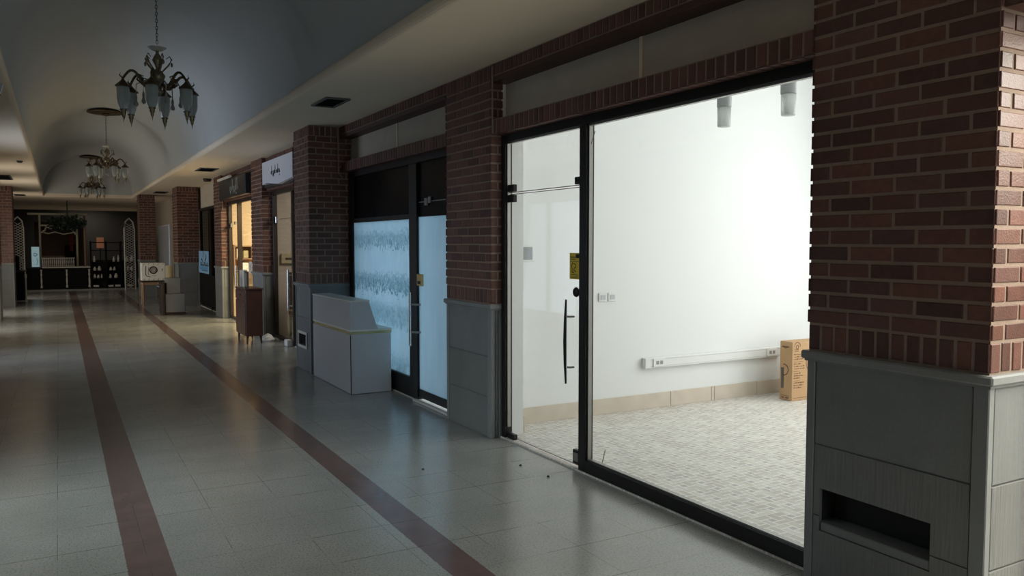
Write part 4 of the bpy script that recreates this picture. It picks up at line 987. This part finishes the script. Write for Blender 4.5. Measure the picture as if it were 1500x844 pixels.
# shelving with goods
root = thing('display_shelving', 'tall black display shelving on the right of the far kiosk', 'shelf', (1.7, 31.3, 0))
mb = MB()
for z in (.06, .36, .62, .92, 1.32, 1.60): mb.box(.96, 2.36, 31.0, 31.5, z, z + .03)
mb.build('shelf_board', M['counter_black'], root)
mb = MB()
for x in (.95, 1.42, 1.88, 2.36): mb.box(x - .02, x + .02, 31.0, 31.5, .05, 1.66)
mb.build('upright', M['counter_black'], root)
mb = MB(); mb.box(.96, 2.36, 31.46, 31.5, .05, 1.0); mb.build('back_panel', M['dark'], root)
rng = random.Random(11); lab = {.092: 'bottom', .392: 'second', .652: 'third', .952: 'fourth'}
for z, hs in ((.092, .09), (.392, .17), (.652, .17), (.952, .26)):
    x = 1.0
    while x < 2.30:
        w_ = .17 if z < .2 else rng.uniform(.05, .12); hh = hs * rng.uniform(.7, 1)
        if all(abs(x + w_ / 2 - q) > w_ / 2 + .03 for q in (.95, 1.42, 1.88, 2.36)) and rng.random() < (.95 if z < .2 else .72):
            m_ = MB()
            if z < .2: m_.box(x, x + w_, 31.03, 31.2, z, z + .06, 0, .006)
            else: m_.lathe([(.001, 0), (w_ / 2, 0), (w_ / 2, hh * .5), (w_ * .28, hh * .7), (w_ * .34, hh * .75), (w_ * .2, hh), (.001, hh)], (x + w_ / 2, 31.12, z), 10)
            o = m_.build('white_jar' if z > .2 else 'white_tray', M['post_white'], label='pale %s on the %s shelf of the far black shelving' % ('jar' if z > .2 else 'flat box', lab[z]), category='jar' if z > .2 else 'box'); o['group'] = 'pale goods on the %s kiosk shelf' % lab[z]
        x += w_ + rng.uniform(.02, .07)
    ord_ = ('leftmost', 'second from the left', 'third from the left', 'fourth from the left', 'fifth from the left', 'sixth from the left', 'seventh from the left', 'eighth from the left', 'ninth from the left', 'tenth from the left')
    row = [q for q in COL.objects if q.get('group') == 'pale goods on the %s kiosk shelf' % lab[z]]
    for k_, q in enumerate(row): q['label'] = ord_[k_] + ' ' + q['label']
mb = MB(); mb.box(1.17, 1.40, 32.2, 32.25, 1.42, 1.80, 0, .006); amb = mb.build('amber_panel', M['amber'], label='small glowing orange panel above the far shelving', category='panel')
mb = MB(); mb.box(1.27, 1.30, 32.25, 32.28, .051, 1.60); mb.build('stand_post', M['counter_black'], amb, world=False)
# lattice arches
def lattice(x0, x1, y0, y1, zt, label, flip=1, zbot=.7):
    r_ = thing('lattice_arch', label, 'lattice', ((x0 + x1) / 2, y0, 0), 'white lattice arches of the kiosk')
    m_ = MB()
    out = [(x0, zbot), (x0, zt - .35), (x0 + (x1 - x0) * .15, zt - .12), ((x0 + x1) / 2, zt), (x0 + (x1 - x0) * .85, zt - .12), (x1, zt - .35), (x1, zbot)]
    def yy(x): return y0 + (y1 - y0) * (x - x0) / (x1 - x0)
    m_.tube([(x, yy(x), z) for x, z in out], .022, 6); m_.build('rim', M['post_white'], r_)
    m_ = MB(); n_ = 26
    for q in range(n_):
        z = zbot + (zt - .25 - zbot) * q / n_; dz = (zt - .25 - zbot) / n_ * 2.2
        m_.tube([(x0 + .01, yy(x0), z), (x1 - .01, yy(x1), min(z + dz, zt - .08))], .009, 4); m_.tube([(x1 - .01, yy(x1), z), (x0 + .01, yy(x0), min(z + dz, zt - .08))], .009, 4)
    m_.build('mesh', M['post_white'], r_)
lattice(1.94, 2.28, 30.3, 30.6, 2.44, 'white lattice arch right of the far kiosk shelving', zbot=.002)
lattice(-1.28, -.98, 30.2, 30.5, 2.44, 'white lattice arch on the far left beyond the dark pillar', zbot=.002)
# foliage and ornament above the kiosk
def foliage(name, cx, cy, cz, rx, ry, rz, n_, label):
    m_ = MB(); rg = random.Random(int(cx * 100) + n_)
    for _ in range(n_):
        a, b = rg.uniform(0, 6.28), rg.uniform(-1, 1); rr = rg.uniform(.5, 1); c = math.sqrt(1 - b * b)
        p = Vector((cx + rx * rr * c * math.cos(a), cy + ry * rr * c * math.sin(a), cz + rz * rr * b)); s_ = rg.uniform(.08, .18)
        d1 = Vector((rg.uniform(-1, 1), rg.uniform(-1, 1), rg.uniform(-1, .4))).normalized(); d2 = d1.orthogonal().normalized()
        q = d1.cross(d2) * .012
        m_.add([p, p + d1 * s_ * .5 + d2 * s_ * .3 + q, p + d1 * s_, p + d1 * s_ * .5 - d2 * s_ * .3 + q], [(0, 1, 2, 3)])
    m_.lathe([(.001, -.5), (.45, -.3), (.6, 0), (.45, .3), (.001, .45)], (0, 0, 0), 10)
    k0 = len(m_.v) - 50
    m_.v[k0:] = [(cx + x * rx, cy + y * ry, cz + z * rz) for x, y, z in m_.v[k0:]]
    m_.tube([(cx, cy, cz), (cx, cy, ZC - .001)], .02, 5)
    return m_.build(name, M['leaf'], label=label, category='plant')
foliage('hanging_plant', .28, 31.2, 2.28, .62, .35, .24, 420, 'dark green foliage mass hanging above the far kiosk')
root = thing('kiosk_canopy', 'cream curved ornamental canopy on posts over the far kiosk', 'canopy', (0, 31.8, 0))
mb = MB(); pts = [(-.52, 2.0), (-.40, 2.08), (-.36, 2.2), (-.2, 2.14), (0, 2.2), (.15, 2.14), (.3, 2.2), (.45, 2.08), (.52, 1.95)]
mb.tube([(x, 31.75, z - .05) for x, z in pts], .035, 6); mb.tube([(-.52, 31.75, 1.98), (-.3, 31.75, 1.92), (-.1, 31.75, 1.98), (.15, 31.75, 1.90), (.45, 31.75, 1.96)], .025, 6); mb.build('scroll', M['awning'], root)
mb = MB(); mb.box(-.52, .85, 31.72, 31.9, 2.17, 2.23, 0, .01); mb.box(-.9, .9, 31.72, 31.9, 2.55, 2.62, 0, .01); mb.build('beam', M['awning'], root)
for x in (-.55, .56, .80):
    mb = MB(); mb.tube([(x, 31.8, .05), (x, 31.8, 2.56)], .035, 8); mb.build('post', M['awning' if x < .7 else 'tanwood'], root)
# shop beyond the kiosk
mb = MB(); mb.box(-2.4, -.9, 40, 40.15, 0, ZC); mb.box(.95, 3.2, 40, 40.15, 0, ZC); mb.box(-.9, .95, 40, 40.15, 2.5, ZC); struct(mb, 'wall_far', M['dark'])
root = thing('shop_stall', 'dim brown shop stall glimpsed beyond the far kiosk', 'stall', (0, 44, 0))
mb = MB(); mb.box(-.7, .7, 43.8, 44.2, .02, 1.0, 0, .02); mb.build('stall_counter', M['tan_shop'], root)
mb = MB(); mb.box(.25, .75, 43.4, 43.7, .02, 1.5, 0, .04); mb.build('dark_goods', M['counter_black'], root)
mb = MB(); mb.box(.45, .60, 43.3, 43.36, 1.2, 2.0); mb.build('hanging_cloth', M['maroon'], root)
# pale door glass far right
mb = MB(); mb.box(3.15, 3.17, 28.7, 31.8, .05, 2.18); dd = mb.build('door_1', M['film_far'] if 'film_far' in M else M['signwhite'], kind='structure')
# dust specks on the floor
for k_, (x, y) in enumerate(((2.85, 4.95), (2.88, 4.62), (2.2, 5.2))):
    mb = MB(); mb.lathe([(.001, 0), (.011, .001), (.008, .008), (.001, .010)], (x, y, .001), 6, smooth=False)
    o = mb.build('debris_crumb', M['dark'], label=('dark crumb on the floor before the glass door, left one', 'dark crumb on the floor by the black mullion', 'dark crumb further out on the corridor floor')[k_], category='crumb')
